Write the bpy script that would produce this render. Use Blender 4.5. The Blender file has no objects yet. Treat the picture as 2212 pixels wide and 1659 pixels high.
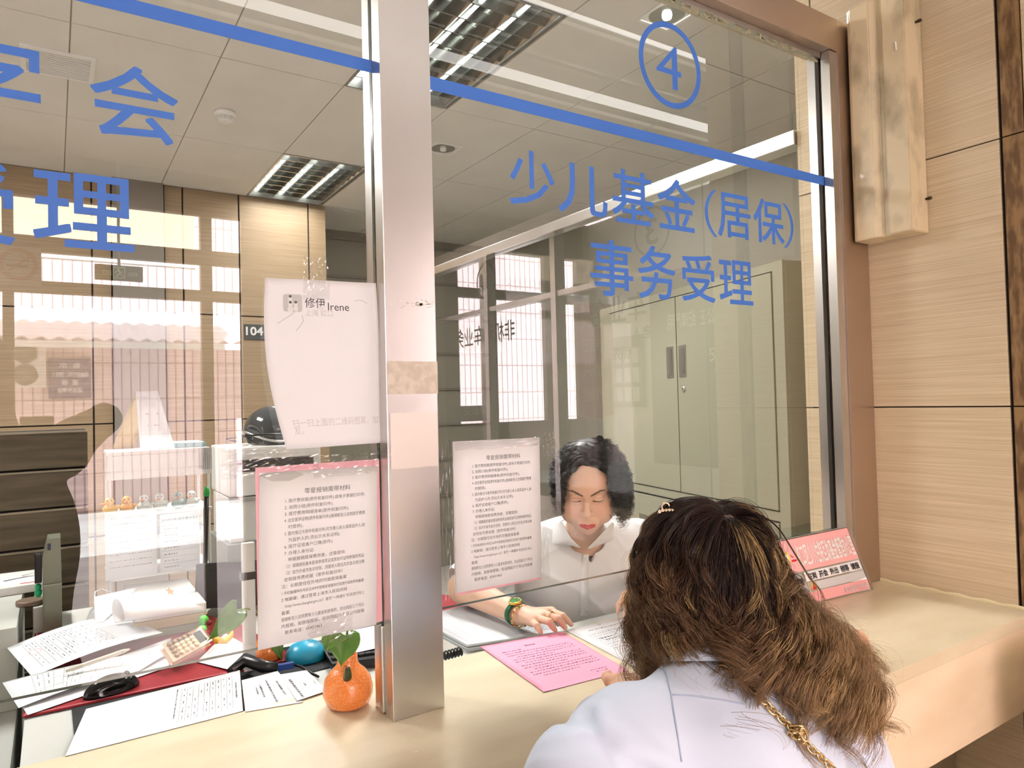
import bpy, bmesh, math, random
import numpy as np
from mathutils import Vector, Matrix
random.seed(7); rng = np.random.default_rng(7)
sc = bpy.context.scene
COL = sc.collection
CZ = 1.67                       # height of the camera above the floor
CAMY = -1.235                   # distance of the camera in front of the glass
# ---------------------------------------------------------------- camera
F, YAW, PIT, ROL = 1520.72, math.radians(33.0853), math.radians(1.32258), math.radians(-1.45594)
_cy, _sy, _cp, _sp = math.cos(YAW), math.sin(YAW), math.cos(PIT), math.sin(PIT)
FW = np.array([_sy*_cp, _cy*_cp, _sp]); _r = np.array([_cy, -_sy, 0.0]); _u = np.cross(_r, FW)
RT = math.cos(ROL)*_r + math.sin(ROL)*_u; UP = -math.sin(ROL)*_r + math.cos(ROL)*_u
CAM = np.array([0, CAMY, CZ])
cd = bpy.data.cameras.new('camera'); cam = bpy.data.objects.new('camera', cd); COL.objects.link(cam)
cam.matrix_world = Matrix(((RT[0], UP[0], -FW[0], CAM[0]), (RT[1], UP[1], -FW[1], CAM[1]), (RT[2], UP[2], -FW[2], CAM[2]), (0, 0, 0, 1)))
cd.sensor_fit = 'HORIZONTAL'; cd.sensor_width = 36.0; cd.lens = 36.0*F/2212; cd.clip_start = 0.02; cd.clip_end = 200
sc.camera = cam
# ---------------------------------------------------------------- world, sun, exposure
w = bpy.data.worlds.new('world'); sc.world = w; w.use_nodes = True
w.node_tree.nodes['Background'].inputs[0].default_value = (0.93, 0.97, 1.0, 1)
w.node_tree.nodes['Background'].inputs[1].default_value = 8.5
sun = bpy.data.lights.new('sun', 'SUN'); sun.energy = 68; sun.angle = 0.01; sun.color = (.90, .97, 1.0)
so = bpy.data.objects.new('sun', sun); COL.objects.link(so)
so.rotation_euler = (math.radians(-50), 0, math.radians(18))
vs = sc.view_settings; vs.view_transform = 'Standard'; vs.look = 'None'; vs.gamma = 1; vs.use_curve_mapping = False
vs.exposure = 0.0
def area(name, loc, sx, sy, power, col=(1, .99, .97), rot=(0, 0, 0)):
    l = bpy.data.lights.new(name, 'AREA'); l.shape = 'RECTANGLE'; l.size = sx; l.size_y = sy; l.energy = power; l.color = col
    o = bpy.data.objects.new(name, l); COL.objects.link(o); o.location = loc; o.rotation_euler = rot; return o
CEIL = CZ + 1.65
for (x, y, sx, sy, p) in ((1.55, 1.68, .5, 1.0, 78), (1.56, 3.9, .5, .95, 20), (-.9, 2.2, .5, 1.0, 92), (3.2, 2.4, .5, 1.0, 14)):
    area('lamp_and_fill_light', (x, y, CEIL-.03), sx, sy, p)  # first two sit under the louvre lights; last two are added office fill
area('downlight_light', (2.24, .90, CEIL-.02), .1, .1, 9)
# ---------------------------------------------------------------- helpers
def at(x, y, ax, val):
    """3D point seen at photo pixel (x, y) on the plane coordinate[ax] = val"""
    d = RT*(x-1106)/F - UP*(y-829.5)/F + FW
    return CAM + d*((val-CAM[ax])/d[ax])
def dep(x, y, depth):
    return CAM + (RT*(x-1106)/F - UP*(y-829.5)/F + FW)*depth
def mir(x, y, yv):
    """place in the hall whose mirror image in the glass is seen at (x, y)"""
    p = at(x, y, 1, yv); p[1] = -p[1]; return p
def mirx(x, y, xv):
    p = at(x, y, 0, xv); p[1] = -p[1]; return p
def s2l(c):
    c = c/255.0; return c/12.92 if c <= .04045 else ((c+.055)/1.055)**2.4
def rgb(r, g, b): return (s2l(r), s2l(g), s2l(b), 1)
MATS = {}
def mat(name, col, rough=.5, metal=0, spec=.5, noise=None, bump=None, coat=0, emit=None, sheen=0, trans=0, ior=1.45):
    """noise=(col2, scale(3), detail, lo, hi); bump=(scale(3), strength, distance)"""
    if name in MATS: return MATS[name]
    m = bpy.data.materials.new(name); m.use_nodes = True; nt = m.node_tree; N = nt.nodes; b = N['Principled BSDF']
    b.inputs['Base Color'].default_value = col; b.inputs['Roughness'].default_value = rough
    b.inputs['Metallic'].default_value = metal; b.inputs['Specular IOR Level'].default_value = spec
    b.inputs['Coat Weight'].default_value = coat; b.inputs['IOR'].default_value = ior
    b.inputs['Sheen Weight'].default_value = sheen; b.inputs['Transmission Weight'].default_value = trans
    if emit: b.inputs['Emission Color'].default_value = emit[0]; b.inputs['Emission Strength'].default_value = emit[1]
    def tex(scale, detail):
        tc = N.new('ShaderNodeTexCoord'); mp = N.new('ShaderNodeMapping'); mp.inputs['Scale'].default_value = scale
        n = N.new('ShaderNodeTexNoise'); n.inputs['Scale'].default_value = 1; n.inputs['Detail'].default_value = detail
        nt.links.new(tc.outputs['Object'], mp.inputs[0]); nt.links.new(mp.outputs[0], n.inputs['Vector']); return n
    if noise:
        n = tex(noise[1], noise[2]); cr = N.new('ShaderNodeValToRGB'); nt.links.new(n.outputs['Fac'], cr.inputs[0])
        cr.color_ramp.elements[0].position = noise[3]; cr.color_ramp.elements[1].position = noise[4]
        cr.color_ramp.elements[0].color = col; cr.color_ramp.elements[1].color = noise[0]
        nt.links.new(cr.outputs[0], b.inputs['Base Color'])
    if bump:
        n = tex(bump[0], 4); bp = N.new('ShaderNodeBump'); bp.inputs['Strength'].default_value = bump[1]; bp.inputs['Distance'].default_value = bump[2]
        nt.links.new(n.outputs['Fac'], bp.inputs['Height']); nt.links.new(bp.outputs[0], b.inputs['Normal'])
    MATS[name] = m; return m
def vcol_mat(name, rough=.5, spec=.5, sheen=0, sss=0, aniso=False, bump=None):
    """material whose base colour is the mesh's own 'tint' attribute"""
    m = mat(name, (.5, .5, .5, 1), rough, spec=spec, sheen=sheen, bump=bump); nt = m.node_tree
    a = nt.nodes.new('ShaderNodeAttribute'); a.attribute_name = 'tint'; b = nt.nodes['Principled BSDF']
    nt.links.new(a.outputs['Color'], b.inputs['Base Color'])
    if sss:
        b.inputs['Subsurface Weight'].default_value = sss; b.inputs['Subsurface Radius'].default_value = (.01, .004, .002); b.inputs['Subsurface Scale'].default_value = .6
    return m
def glass_mat(name, tint, k=1.8):
    m = bpy.data.materials.new(name); m.use_nodes = True; nt = m.node_tree; N = nt.nodes; N.clear()
    out = N.new('ShaderNodeOutputMaterial'); mx = N.new('ShaderNodeMixShader'); t = N.new('ShaderNodeBsdfTransparent'); g = N.new('ShaderNodeBsdfGlossy')
    t.inputs[0].default_value = tint; g.inputs['Roughness'].default_value = 0.0; g.inputs[0].default_value = (1, 1, 1, 1)
    fr = N.new('ShaderNodeFresnel'); fr.inputs['IOR'].default_value = 1.5; ge = N.new('ShaderNodeNewGeometry')
    inv = N.new('ShaderNodeMath'); inv.operation = 'SUBTRACT'; inv.inputs[0].default_value = 1
    m1 = N.new('ShaderNodeMath'); m1.operation = 'MULTIPLY'; m2 = N.new('ShaderNodeMath'); m2.operation = 'MULTIPLY'; m2.inputs[1].default_value = k; m2.use_clamp = True
    L = nt.links.new
    L(ge.outputs['Backfacing'], inv.inputs[1]); L(fr.outputs[0], m1.inputs[0]); L(inv.outputs[0], m1.inputs[1]); L(m1.outputs[0], m2.inputs[0])
    L(m2.outputs[0], mx.inputs[0]); L(t.outputs[0], mx.inputs[1]); L(g.outputs[0], mx.inputs[2]); L(mx.outputs[0], out.inputs[0])
    MATS[name] = m; return m
def mesh_obj(name, V, Fc, m, parent=None, smooth=False, mi=None):
    me = bpy.data.meshes.new(name); me.from_pydata([tuple(v) for v in V], [], [tuple(f) for f in Fc]); me.update()
    o = bpy.data.objects.new(name, me); COL.objects.link(o)
    for q in (m if isinstance(m, (list, tuple)) else [m]): me.materials.append(q)
    if mi is not None: me.polygons.foreach_set('material_index', mi)
    if smooth: me.polygons.foreach_set('use_smooth', [True]*len(me.polygons))
    if parent is not None: put(o, parent)
    return o
def put(o, parent):
    o.parent = parent; o.matrix_parent_inverse = Matrix.Translation(parent.location).inverted() if parent.type == 'EMPTY' else Matrix.Identity(4)
def tag(o, label=None, cat=None, group=None, kind=None):
    if label: o['label'] = label
    if cat: o['category'] = cat
    if group: o['group'] = group
    if kind: o['kind'] = kind
    return o
def thing(name, label, cat, loc, group=None, kind=None):
    o = bpy.data.objects.new(name, None); COL.objects.link(o); o.location = tuple(loc); o.empty_display_size = .05
    return tag(o, label, cat, group, kind)
class MB:
    """collects shapes; build() links them as one mesh object"""
    def __init__(s): s.V = []; s.F = []; s.M = []; s.mi = 0
    def add(s, V, Fc):
        b = len(s.V); s.V += [tuple(v) for v in V]; s.F += [tuple(i+b for i in f) for f in Fc]; s.M += [s.mi]*len(Fc); return s
    def box(s, x0, x1, y0, y1, z0, z1, bv=0, M=None):
        if bv > 0:
            bm = bmesh.new(); bmesh.ops.create_cube(bm, size=1)
            for v in bm.verts: v.co = Vector(((x0+x1)/2+v.co.x*(x1-x0), (y0+y1)/2+v.co.y*(y1-y0), (z0+z1)/2+v.co.z*(z1-z0)))
            bmesh.ops.bevel(bm, geom=bm.edges[:], offset=bv, segments=2, affect='EDGES', profile=.7)
            V = [v.co.copy() for v in bm.verts]; bm.verts.index_update(); Fc = [[v.index for v in f.verts] for f in bm.faces]; bm.free()
        else:
            V = [Vector(p) for p in ((x0, y0, z0), (x1, y0, z0), (x1, y1, z0), (x0, y1, z0), (x0, y0, z1), (x1, y0, z1), (x1, y1, z1), (x0, y1, z1))]
            Fc = [(0, 3, 2, 1), (4, 5, 6, 7), (0, 1, 5, 4), (1, 2, 6, 5), (2, 3, 7, 6), (3, 0, 4, 7)]
        if M is not None: V = [M @ v for v in V]
        return s.add(V, Fc)
    def tube(s, P, r, n=8, cap=True):
        P = [Vector(p) for p in P]; R = r if isinstance(r, (list, tuple)) else [r]*len(P); V = []; Fc = []
        up = None
        for i, p in enumerate(P):
            t = (P[min(i+1, len(P)-1)]-P[max(i-1, 0)]).normalized()
            if up is None: up = t.orthogonal().normalized()
            up = (up-t*up.dot(t)); up = up.normalized() if up.length > 1e-6 else t.orthogonal().normalized()
            w_ = t.cross(up)
            for k in range(n):
                a = 2*math.pi*k/n; V.append(p+(up*math.cos(a)+w_*math.sin(a))*R[i])
        for i in range(len(P)-1):
            for k in range(n): Fc.append((i*n+k, i*n+(k+1) % n, (i+1)*n+(k+1) % n, (i+1)*n+k))
        if cap: Fc += [tuple(range(n))[::-1], tuple(range((len(P)-1)*n, len(P)*n))]
        return s.add(V, Fc)
    def lathe(s, prof, n=32, M=None, closed=False):
        """prof: list of (r, z) ; axis z"""
        V = []; Fc = []
        for (r, z) in prof:
            for k in range(n):
                a = 2*math.pi*k/n; V.append(Vector((r*math.cos(a), r*math.sin(a), z)))
        L = len(prof)
        for i in range(L-1):
            for k in range(n): Fc.append((i*n+k, i*n+(k+1) % n, (i+1)*n+(k+1) % n, (i+1)*n+k))
        if not closed:
            if prof[0][0] > 1e-5: Fc.append(tuple(range(n))[::-1])
            if prof[-1][0] > 1e-5: Fc.append(tuple(range((L-1)*n, L*n)))
        if M is not None: V = [M @ v for v in V]
        return s.add(V, Fc)
    def ell(s, c, r, n=16, M=None):
        prof = [(max(1e-6, math.sin(math.pi*i/n)), -math.cos(math.pi*i/n)) for i in range(n+1)]
        S = Matrix.Translation(Vector(c)) @ (M if M is not None else Matrix.Identity(4)) @ Matrix.Diagonal((r[0], r[1], r[2], 1))
        return s.lathe(prof, n*2, S, closed=True)
    def prism(s, pts, y0, y1, M=None):
        """polygon in (x, z), extruded in y"""
        n = len(pts); V = [Vector((p[0], y0, p[1])) for p in pts]+[Vector((p[0], y1, p[1])) for p in pts]
        Fc = [tuple(range(n)), tuple(range(n, 2*n))[::-1]]+[(i, i+n, (i+1) % n+n, (i+1) % n) for i in range(n)]
        if M is not None: V = [M @ v for v in V]
        return s.add(V, Fc)
    def build(s, name, m, parent=None, smooth=False):
        return mesh_obj(name, s.V, s.F, m, parent, smooth, s.M if isinstance(m, (list, tuple)) else None)
def frame(o, xd, yd):
    """matrix with origin o, local x along xd, local y along yd (normal = x cross y)"""
    xd = Vector(xd).normalized(); yd = Vector(yd); yd = (yd-xd*yd.dot(xd)).normalized(); n = xd.cross(yd)
    return Matrix(((xd.x, yd.x, n.x, o[0]), (xd.y, yd.y, n.y, o[1]), (xd.z, yd.z, n.z, o[2]), (0, 0, 0, 1)))
_tc = {}
def glyphs(body, bold=0.0, ext=0.0, align='LEFT'):
    if bold > .006:      # heavier strokes: shifted copies of the outline
        V, Fc = glyphs(body, 0.0, ext, align); s_ = bold*.75; n = len(V)
        return (np.concatenate([V+np.array([dx*s_, dy*s_, k*1e-4]) for k, (dx, dy) in enumerate(((-1, -1), (1, -1), (1, 1), (-1, 1), (0, 0)))]), [tuple(i+n*k for i in f) for k in range(5) for f in Fc]) if n else (V, Fc)
    bold = 0.0; key = (body, bold, ext, align)
    if key in _tc: return _tc[key]
    c = bpy.data.curves.new('lettering', 'FONT'); c.body = body; c.size = 1; c.offset = bold; c.extrude = ext; c.align_x = align; c.resolution_u = 3
    o = bpy.data.objects.new('lettering', c); COL.objects.link(o)
    dg = bpy.context.evaluated_depsgraph_get(); ev = o.evaluated_get(dg); me = ev.to_mesh()
    V = np.empty(len(me.vertices)*3); me.vertices.foreach_get('co', V); V = V.reshape(-1, 3).copy(); Fc = [tuple(p.vertices) for p in me.polygons]
    ev.to_mesh_clear(); bpy.data.objects.remove(o); bpy.data.curves.remove(c)
    _tc[key] = (V, Fc); return V, Fc
def text(mb, body, M, size=None, fit=None, bold=0.0, ext=0.0, align='LEFT', xs=1.0):
    """fit=(w,h): glyph outlines stretched to this box with its lower left corner at the frame origin"""
    V, Fc = glyphs(body, bold, ext, align)
    if len(V) == 0: return
    V = V.copy()
    if fit:
        lo = V.min(0); hi = V.max(0); V[:, 0] = (V[:, 0]-lo[0])/(hi[0]-lo[0])*fit[0]; V[:, 1] = (V[:, 1]-lo[1])/(hi[1]-lo[1])*fit[1]; V[:, 2] *= min(fit)
    else: V[:, 0] *= size*xs; V[:, 1] *= size; V[:, 2] *= size
    A = np.array(M); W = V @ A[:3, :3].T + A[:3, 3]
    mb.add([tuple(v) for v in W], Fc)
# ---------------------------------------------------------------- signed distance modelling
import openvdb as vdb
def sd_ell(P, c, r, R=None):
    q = P-np.array(c, np.float32)
    if R is not None: q = q @ R
    r = np.array(r, np.float32); k0 = np.linalg.norm(q/r, axis=-1); k1 = np.linalg.norm(q/(r*r), axis=-1)
    return k0*(k0-1)/np.maximum(k1, 1e-6)
def sd_cap(P, a, b, ra, rb):
    a = np.array(a, np.float32); b = np.array(b, np.float32); ab = b-a; t = np.clip(((P-a) @ ab)/max(float(ab @ ab), 1e-9), 0, 1)
    return np.linalg.norm(P-a-t[..., None]*ab, axis=-1)-(ra+(rb-ra)*t)
def smin(a, b, k):
    h = np.clip(.5+.5*(b-a)/k, 0, 1); return b+(a-b)*h-k*h*(1-h)
def smax(a, b, k): return -smin(-a, -b, k)
def chain(P, pts, rad, k=.01):
    d = None
    for i in range(len(pts)-1):
        e = sd_cap(P, pts[i], pts[i+1], rad[i], rad[i+1]); d = e if d is None else smin(d, e, k)
    return d
def sdf_mesh(fn, lo, hi, vox):
    lo = np.array(lo, float); n = np.ceil((np.array(hi)-lo)/vox).astype(int)+1
    out = np.empty(tuple(n), np.float32)
    ys, zs = np.meshgrid(np.arange(n[1]), np.arange(n[2]), indexing='ij'); st = max(1, int(400000//(n[1]*n[2])))
    for i in range(0, n[0], st):
        xs = np.arange(i, min(i+st, n[0])); P = np.empty((len(xs), n[1], n[2], 3), np.float32)
        P[..., 0] = lo[0]+xs[:, None, None]*vox; P[..., 1] = lo[1]+ys*vox; P[..., 2] = lo[2]+zs*vox
        out[i:i+len(xs)] = fn(P)
    g = vdb.FloatGrid(background=1.0); g.copyFromArray(np.clip(out/vox, -3, 3).astype(np.float32)); pts, tri, quad = g.convertToPolygons(isovalue=0.0, adaptivity=0.0)
    V = np.array(pts, float)*vox+lo; Fc = [tuple(int(i) for i in q)[::-1] for q in quad]+[tuple(int(i) for i in q)[::-1] for q in tri]
    return V, Fc
def tint(o, C):
    a = o.data.color_attributes.new('tint', 'FLOAT_COLOR', 'POINT'); C = np.concatenate([C, np.ones((len(C), 1))], 1).astype(np.float32); a.data.foreach_set('color', C.ravel())
# ================================================================ materials
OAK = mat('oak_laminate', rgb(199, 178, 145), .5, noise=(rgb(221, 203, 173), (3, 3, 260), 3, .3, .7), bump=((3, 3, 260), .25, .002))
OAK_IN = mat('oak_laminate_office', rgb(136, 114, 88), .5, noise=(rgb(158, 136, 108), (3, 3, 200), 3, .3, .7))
OAK_DARK = mat('weathered_oak_trim', rgb(104, 76, 46), .55, noise=(rgb(150, 118, 78), (60, 60, 14), 6, .42, .62), bump=((60, 60, 20), .4, .002))
DARK = mat('dark_joint', rgb(38, 28, 22), .8)
STEEL = mat('brushed_steel', rgb(218, 216, 214), .3, metal=1, bump=((500, 500, 6), .05, .001), noise=(rgb(204, 200, 196), (3, 3, 1.5), 3, .35, .65))
STEEL_D = mat('bronze_tinted_steel', rgb(200, 182, 168), .36, metal=1, bump=((6, 500, 500), .04, .001))
ALU = mat('satin_aluminium', rgb(196, 196, 194), .35, metal=1)
SEAL = mat('clear_sealant', rgb(196, 196, 180), .35)
STONE = mat('cream_artificial_stone', rgb(212, 198, 168), .3, spec=.5, noise=(rgb(224, 211, 182), (5, 14, 14), 5, .35, .7))
STONE_F = mat('cream_stone_fascia', rgb(228, 206, 176), .3, noise=(rgb(238, 218, 190), (5, 14, 14), 5, .35, .7))
CEILM = mat('ceiling_tile', rgb(216, 211, 203), .8, noise=(rgb(222, 217, 210), (3, 3, 3), 4, .3, .7))
HCEIL = mat('hall_ceiling', rgb(196, 190, 182), .8)
JOINT = mat('ceiling_joint', rgb(150, 142, 128), .8)
WHITE = mat('white_paint', rgb(228, 226, 222), .6)
GREYW = mat('grey_green_panel', rgb(142, 137, 124), .6)
FLOORM = mat('floor_tile', rgb(214, 208, 198), .3, noise=(rgb(222, 216, 208), (2, 2, 2), 5, .3, .7))
BLUE = mat('blue_vinyl', rgb(66, 118, 206), .55)
GLASS = glass_mat('clear_glass', (.965, .97, .955, 1))
GEDGE = mat('glass_edge', rgb(60, 72, 66), .15, spec=.8)
GLASS2 = glass_mat('hall_glass', (.97, .98, .97, 1))
# scratches / flecks on the stone: thin pale flecks
def fleck(m, n=0):
    nt = m.node_tree; N = nt.nodes; b = N['Principled BSDF']; src = b.inputs['Base Color'].links[0].from_socket
    tc = N.new('ShaderNodeTexCoord'); mp = N.new('ShaderNodeMapping'); mp.inputs['Scale'].default_value = (38, 60, 60); mp.inputs['Rotation'].default_value = (0, 0, .5)
    no = N.new('ShaderNodeTexNoise'); no.inputs['Scale'].default_value = 2.2; no.inputs['Detail'].default_value = 2; no.inputs['Distortion'].default_value = 1.5
    cr = N.new('ShaderNodeValToRGB'); cr.color_ramp.elements[0].position = .715; cr.color_ramp.elements[1].position = .745
    mx = N.new('ShaderNodeMix'); mx.data_type = 'RGBA'; mx.inputs['B'].default_value = rgb(240, 226, 200)
    L = nt.links.new; L(tc.outputs['Object'], mp.inputs[0]); L(mp.outputs[0], no.inputs['Vector']); L(no.outputs['Fac'], cr.inputs[0]); L(cr.outputs[0], mx.inputs['Factor']); L(src, mx.inputs['A']); L(mx.outputs['Result'], b.inputs['Base Color'])
fleck(STONE); fleck(STONE_F)
W = 2.086                          # plane of the oak wall on the right
CT = CZ-.571                       # counter top height
DZ = CZ-.615                       # desk top height
# ================================================================ setting
def struct(mb, name, m, smooth=False): return tag(mb.build(name, m, None, smooth), kind='structure')
struct(MB().box(-6, 6, -4.2, 7, -.05, 0), 'floor', FLOORM)
# office ceiling: tiles over a recessed joint sheet
tl = MB(); tl.mi = 0; g = .003
fx = [(1.272, 1.852, 1.125, 2.235), (1.272, 1.852, 3.385, 4.435)]
xs = [.074+.6*k for k in range(-9, 10)]; ys = [-.02, 1.12, 2.24, 3.38, 4.45, 5.6, 6.7]
for i in range(len(xs)-1):
    for j in range(len(ys)-1):
        cx, cy = (xs[i]+xs[i+1])/2, (ys[j]+ys[j+1])/2
        if any(a[0] < cx < a[1] and a[2] < cy < a[3] for a in fx): continue
        tl.box(xs[i]+g, xs[i+1]-g, ys[j]+g, ys[j+1]-g, CEIL, CEIL+.015)
tl.mi = 1; tl.box(-6, 6, -.02, 6.7, CEIL+.12, CEIL+.14)
for x in xs: tl.box(x-g, x+g, -.02, 6.7, CEIL+.004, CEIL+.015)
for y in ys: tl.box(-5.3, 5.4, y-g, y+g, CEIL+.004, CEIL+.015)
struct(tl, 'ceiling', [CEILM, JOINT])
# hall ceiling with two recessed coves
hc = MB(); hc.mi = 0
COVE = mat('cove_light', rgb(240, 236, 230), .6, emit=((1, .98, .95, 1), 4.5))
hc.box(-4, 4, -1.10, -.02, CEIL, CEIL+.02); hc.box(-4, 4, -1.30, -1.165, CEIL-.02, CEIL)
hc.box(-4, 4, -1.52, -1.30, CEIL+.03, CEIL+.05); hc.box(-4, 4, -1.665, -1.52, CEIL+.0, CEIL+.02); hc.box(-4, 4, -4.05, -1.80, CEIL-.04, CEIL-.02)
hc.mi = 1; hc.box(-4, 4, -1.165, -1.10, CEIL+.02, CEIL+.03); hc.box(-4, 4, -1.80, -1.665, CEIL+.02, CEIL+.03)
struct(hc, 'ceiling_hall', [HCEIL, COVE])
# oak wall on the right: panels with dark joints
ow = MB(); ow.mi = 1; ow.box(W+.008, W+.11, -.475, .168, 0, CEIL)
ow.mi = 0
zs = [0, .92, CZ-.049, CZ+.654, CZ+1.357, CEIL]; yv = [(-.405, .121), (.127, .175)]
for a, b in yv:
    for z0, z1 in zip(zs[:-1], zs[1:]): ow.box(W, W+.012, a, b, z0+.002, z1-.002)
for z0, z1 in zip(zs[:-1], zs[1:]):
    ow.box(W, W+.12, .1755, .187, z0+.002, z1-.002)
ow.mi = 2
for z0, z1 in zip(zs[:-1], zs[1:]): ow.box(W-.002, W+.012, -.462, -.414, z0+.002, z1-.002)
ow.mi = 0
for z0, z1 in zip(zs[:-1], zs[1:]): ow.box(W, W+.6, -.575, -.4655, z0+.002, z1-.002)
struct(ow, 'wall_right', [OAK, DARK, OAK_DARK])
# office back wall (oak with joints, grey pilaster, grey panels further right)
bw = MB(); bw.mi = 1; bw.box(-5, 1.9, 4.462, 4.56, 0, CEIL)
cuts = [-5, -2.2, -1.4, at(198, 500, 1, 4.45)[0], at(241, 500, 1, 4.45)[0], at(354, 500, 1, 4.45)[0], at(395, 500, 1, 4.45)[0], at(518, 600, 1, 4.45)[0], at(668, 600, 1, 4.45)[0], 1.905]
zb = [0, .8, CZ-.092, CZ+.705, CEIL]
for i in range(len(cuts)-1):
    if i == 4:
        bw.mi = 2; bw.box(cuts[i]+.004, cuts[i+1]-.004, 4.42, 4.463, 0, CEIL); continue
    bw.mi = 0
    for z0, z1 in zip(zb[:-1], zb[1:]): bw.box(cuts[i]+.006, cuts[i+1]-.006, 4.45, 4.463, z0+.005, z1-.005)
bw.mi = 3
bw.box(1.9, 4.0, 5.2, 5.25, 0, CEIL); bw.box(1.9, 1.92, 4.56, 5.25, 0, CEIL)
bw.mi = 2
for k in range(9): bw.box(1.92, 3.9, 5.175, 5.2, .35+k*.36, .375+k*.36)
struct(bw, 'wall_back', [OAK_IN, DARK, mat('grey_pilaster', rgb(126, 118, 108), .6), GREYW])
struct(MB().box(-5.1, -5, 0, 5.3, 0, CEIL), 'wall_left', WHITE)
struct(MB().box(4.0, 4.1, .15, 5.3, 0, CEIL), 'wall_far_right', GREYW)
struct(MB().box(W+.1, 4.1, .10, .165, 0, CEIL), 'wall_recess', GREYW)
# stainless beam running back along the right side
bb = MB(); bb.box(W-.01, W+.06, .19, 4.44, CZ+.829, CZ+.879, .003); bb.mi = 0
struct(bb, 'trim_1', [STEEL])
# ================================================================ service counter
t = thing('service_counter', 'long cream stone service counter running below the glass screens', 'counter', (.8, -.13, 0))
MB().box(-4, W-.006, -.44, .17, CT-.03, CT, .002).build('countertop', STONE, t)
MB().box(-4, W-.008, -.438, -.41, CT-.232, CT-.0305).build('fascia', STONE_F, t)
MB().box(-4, W-.008, -.20, -.17, 0, CT-.031).build('front_panel', mat('grey_brown_stone', rgb(176, 158, 130), .3, noise=(rgb(96, 84, 66), (9, 9, 9), 6, .55, .75)), t)
b = MB(); b.box(-4, W-.01, -.24, -.2005, .62, .68, .004); b.build('foot_rail', STEEL, t)
b = MB(); b.tube([(W-.004, y, CT+.002+.002*math.sin(y*90)) for y in np.linspace(-.43, -.045, 24)], .006, 6); b.build('sealant_bead', mat('cream_sealant', rgb(232, 222, 184), .5), t)
# ================================================================ screens
GB = CZ-.405                        # lower edge of the glass
def pane(name, x0, x1, z0, z1, parent, y=0.0, th=.006, ax='y', gm=None):
    gm = gm or GLASS
    p = [(x0, y-th, z0), (x1, y-th, z0), (x1, y+th, z0), (x0, y+th, z0), (x0, y-th, z1), (x1, y-th, z1), (x1, y+th, z1), (x0, y+th, z1)]
    if ax == 'x': p = [(q[1], q[0], q[2]) for q in p]
    Fc = [(0, 1, 5, 4), (2, 3, 7, 6), (0, 3, 2, 1), (4, 5, 6, 7), (1, 2, 6, 5), (3, 0, 4, 7)]
    return mesh_obj(name, p, Fc, [gm, GEDGE], parent, False, [0, 0, 1, 1, 1, 1])
# steel post between the two panes, header and end post
t = tag(thing('steel_post', 'wide brushed steel post standing on the counter between the two panes', 'post', (.556, 0, CT)))
b = MB(); b.box(.505, .608, -.043, -.0075, CT+.0005, CZ+1.0105, .0012); b.box(.505, .608, .0075, .040, CT+.0005, CZ+1.0105, .0012); b.box(.512, .601, -.0074, .0074, CT+.0005, CZ+1.01); b.build('shaft', STEEL, t)
b = MB(); b.box(.500, .5115, -.0072, .0072, CT+.004, GB-.004, .002); b.build('channel_insert', ALU, t)
TAPE = mat('yellowed_tape', rgb(206, 196, 180), .4, metal=.25, noise=(rgb(190, 180, 164), (60, 60, 60), 4, .4, .6))
TAPE2 = mat('tape_residue', rgb(214, 206, 198), .42, metal=.75)
def onpost(x0, y0, x1, y1, name, m, lab, th=.0007, wrap=False):
    a = at(x0, y0, 1, -.0435); c = at(x1, y1, 1, -.0435)
    MB().box(min(a[0], c[0]), min(max(a[0], c[0]), .6085), -.0437-th, -.0432, min(a[2], c[2]), max(a[2], c[2])).build(name, m, t)['label'] = lab
onpost(835, 780, 948, 850, 'tape_patch', TAPE, 'wide frosted tape patch')
onpost(842, 893, 946, 1006, 'tape_patch', TAPE2, 'faint square of tape residue')
rb = random.Random(3); 
for (yc, n) in ((655, 26), (975, 22)):
    q = MB()
    for i in range(n):
        p = at(842+rb.random()*95, yc+rb.gauss(0, 5), 1, -.0437); s = .0008+rb.random()*.0025
        q.prism([(p[0]-s*2, p[2]), (p[0], p[2]-s*.5), (p[0]+s*2.2, p[2]+s*.1), (p[0]+s*.4, p[2]+s)], -.0440, -.0431)
    q.build('adhesive_scraps', mat('white_paper_scrap', rgb(230, 224, 216), .7), t)
t = thing('frame_header', 'bronze toned steel header above the right pane', 'frame', (1.3, 0, CZ+1.011))
MB().box(-4, 1.9595, -.043, .040, CZ+1.011, CZ+1.108, .0015).build('beam', STEEL_D, t)
MB().box(.61, 1.923, -.012, .012, CZ+.995, CZ+1.0105, .001).build('glazing_channel', ALU, t)
b = MB(); rb = random.Random(5)
for i in range(60):
    x = 1.25+rb.random()*.645; b.ell((x, -.010, CZ+.993-rb.random()*.012), (.006+rb.random()*.014, .003, .003+rb.random()*.005), 5)
b.build('sealant', mat('old_sealant', rgb(150, 146, 120), .3), t, True)
t = thing('frame_end_post', 'steel end post of the screen against the oak wall', 'post', (2.02, 0, CT))
MB().box(1.96, W-.001, -.043, .040, CT+.0005, CZ+1.108, .0015).build('shaft', STEEL_D, t)
b = MB(); b.box(1.925, 1.9597, -.038, -.010, CT+.001, CZ+1.010); b.box(1.925, 1.9597, .010, .036, CT+.001, CZ+1.010); b.build('glazing_channel', STEEL, t)
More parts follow.
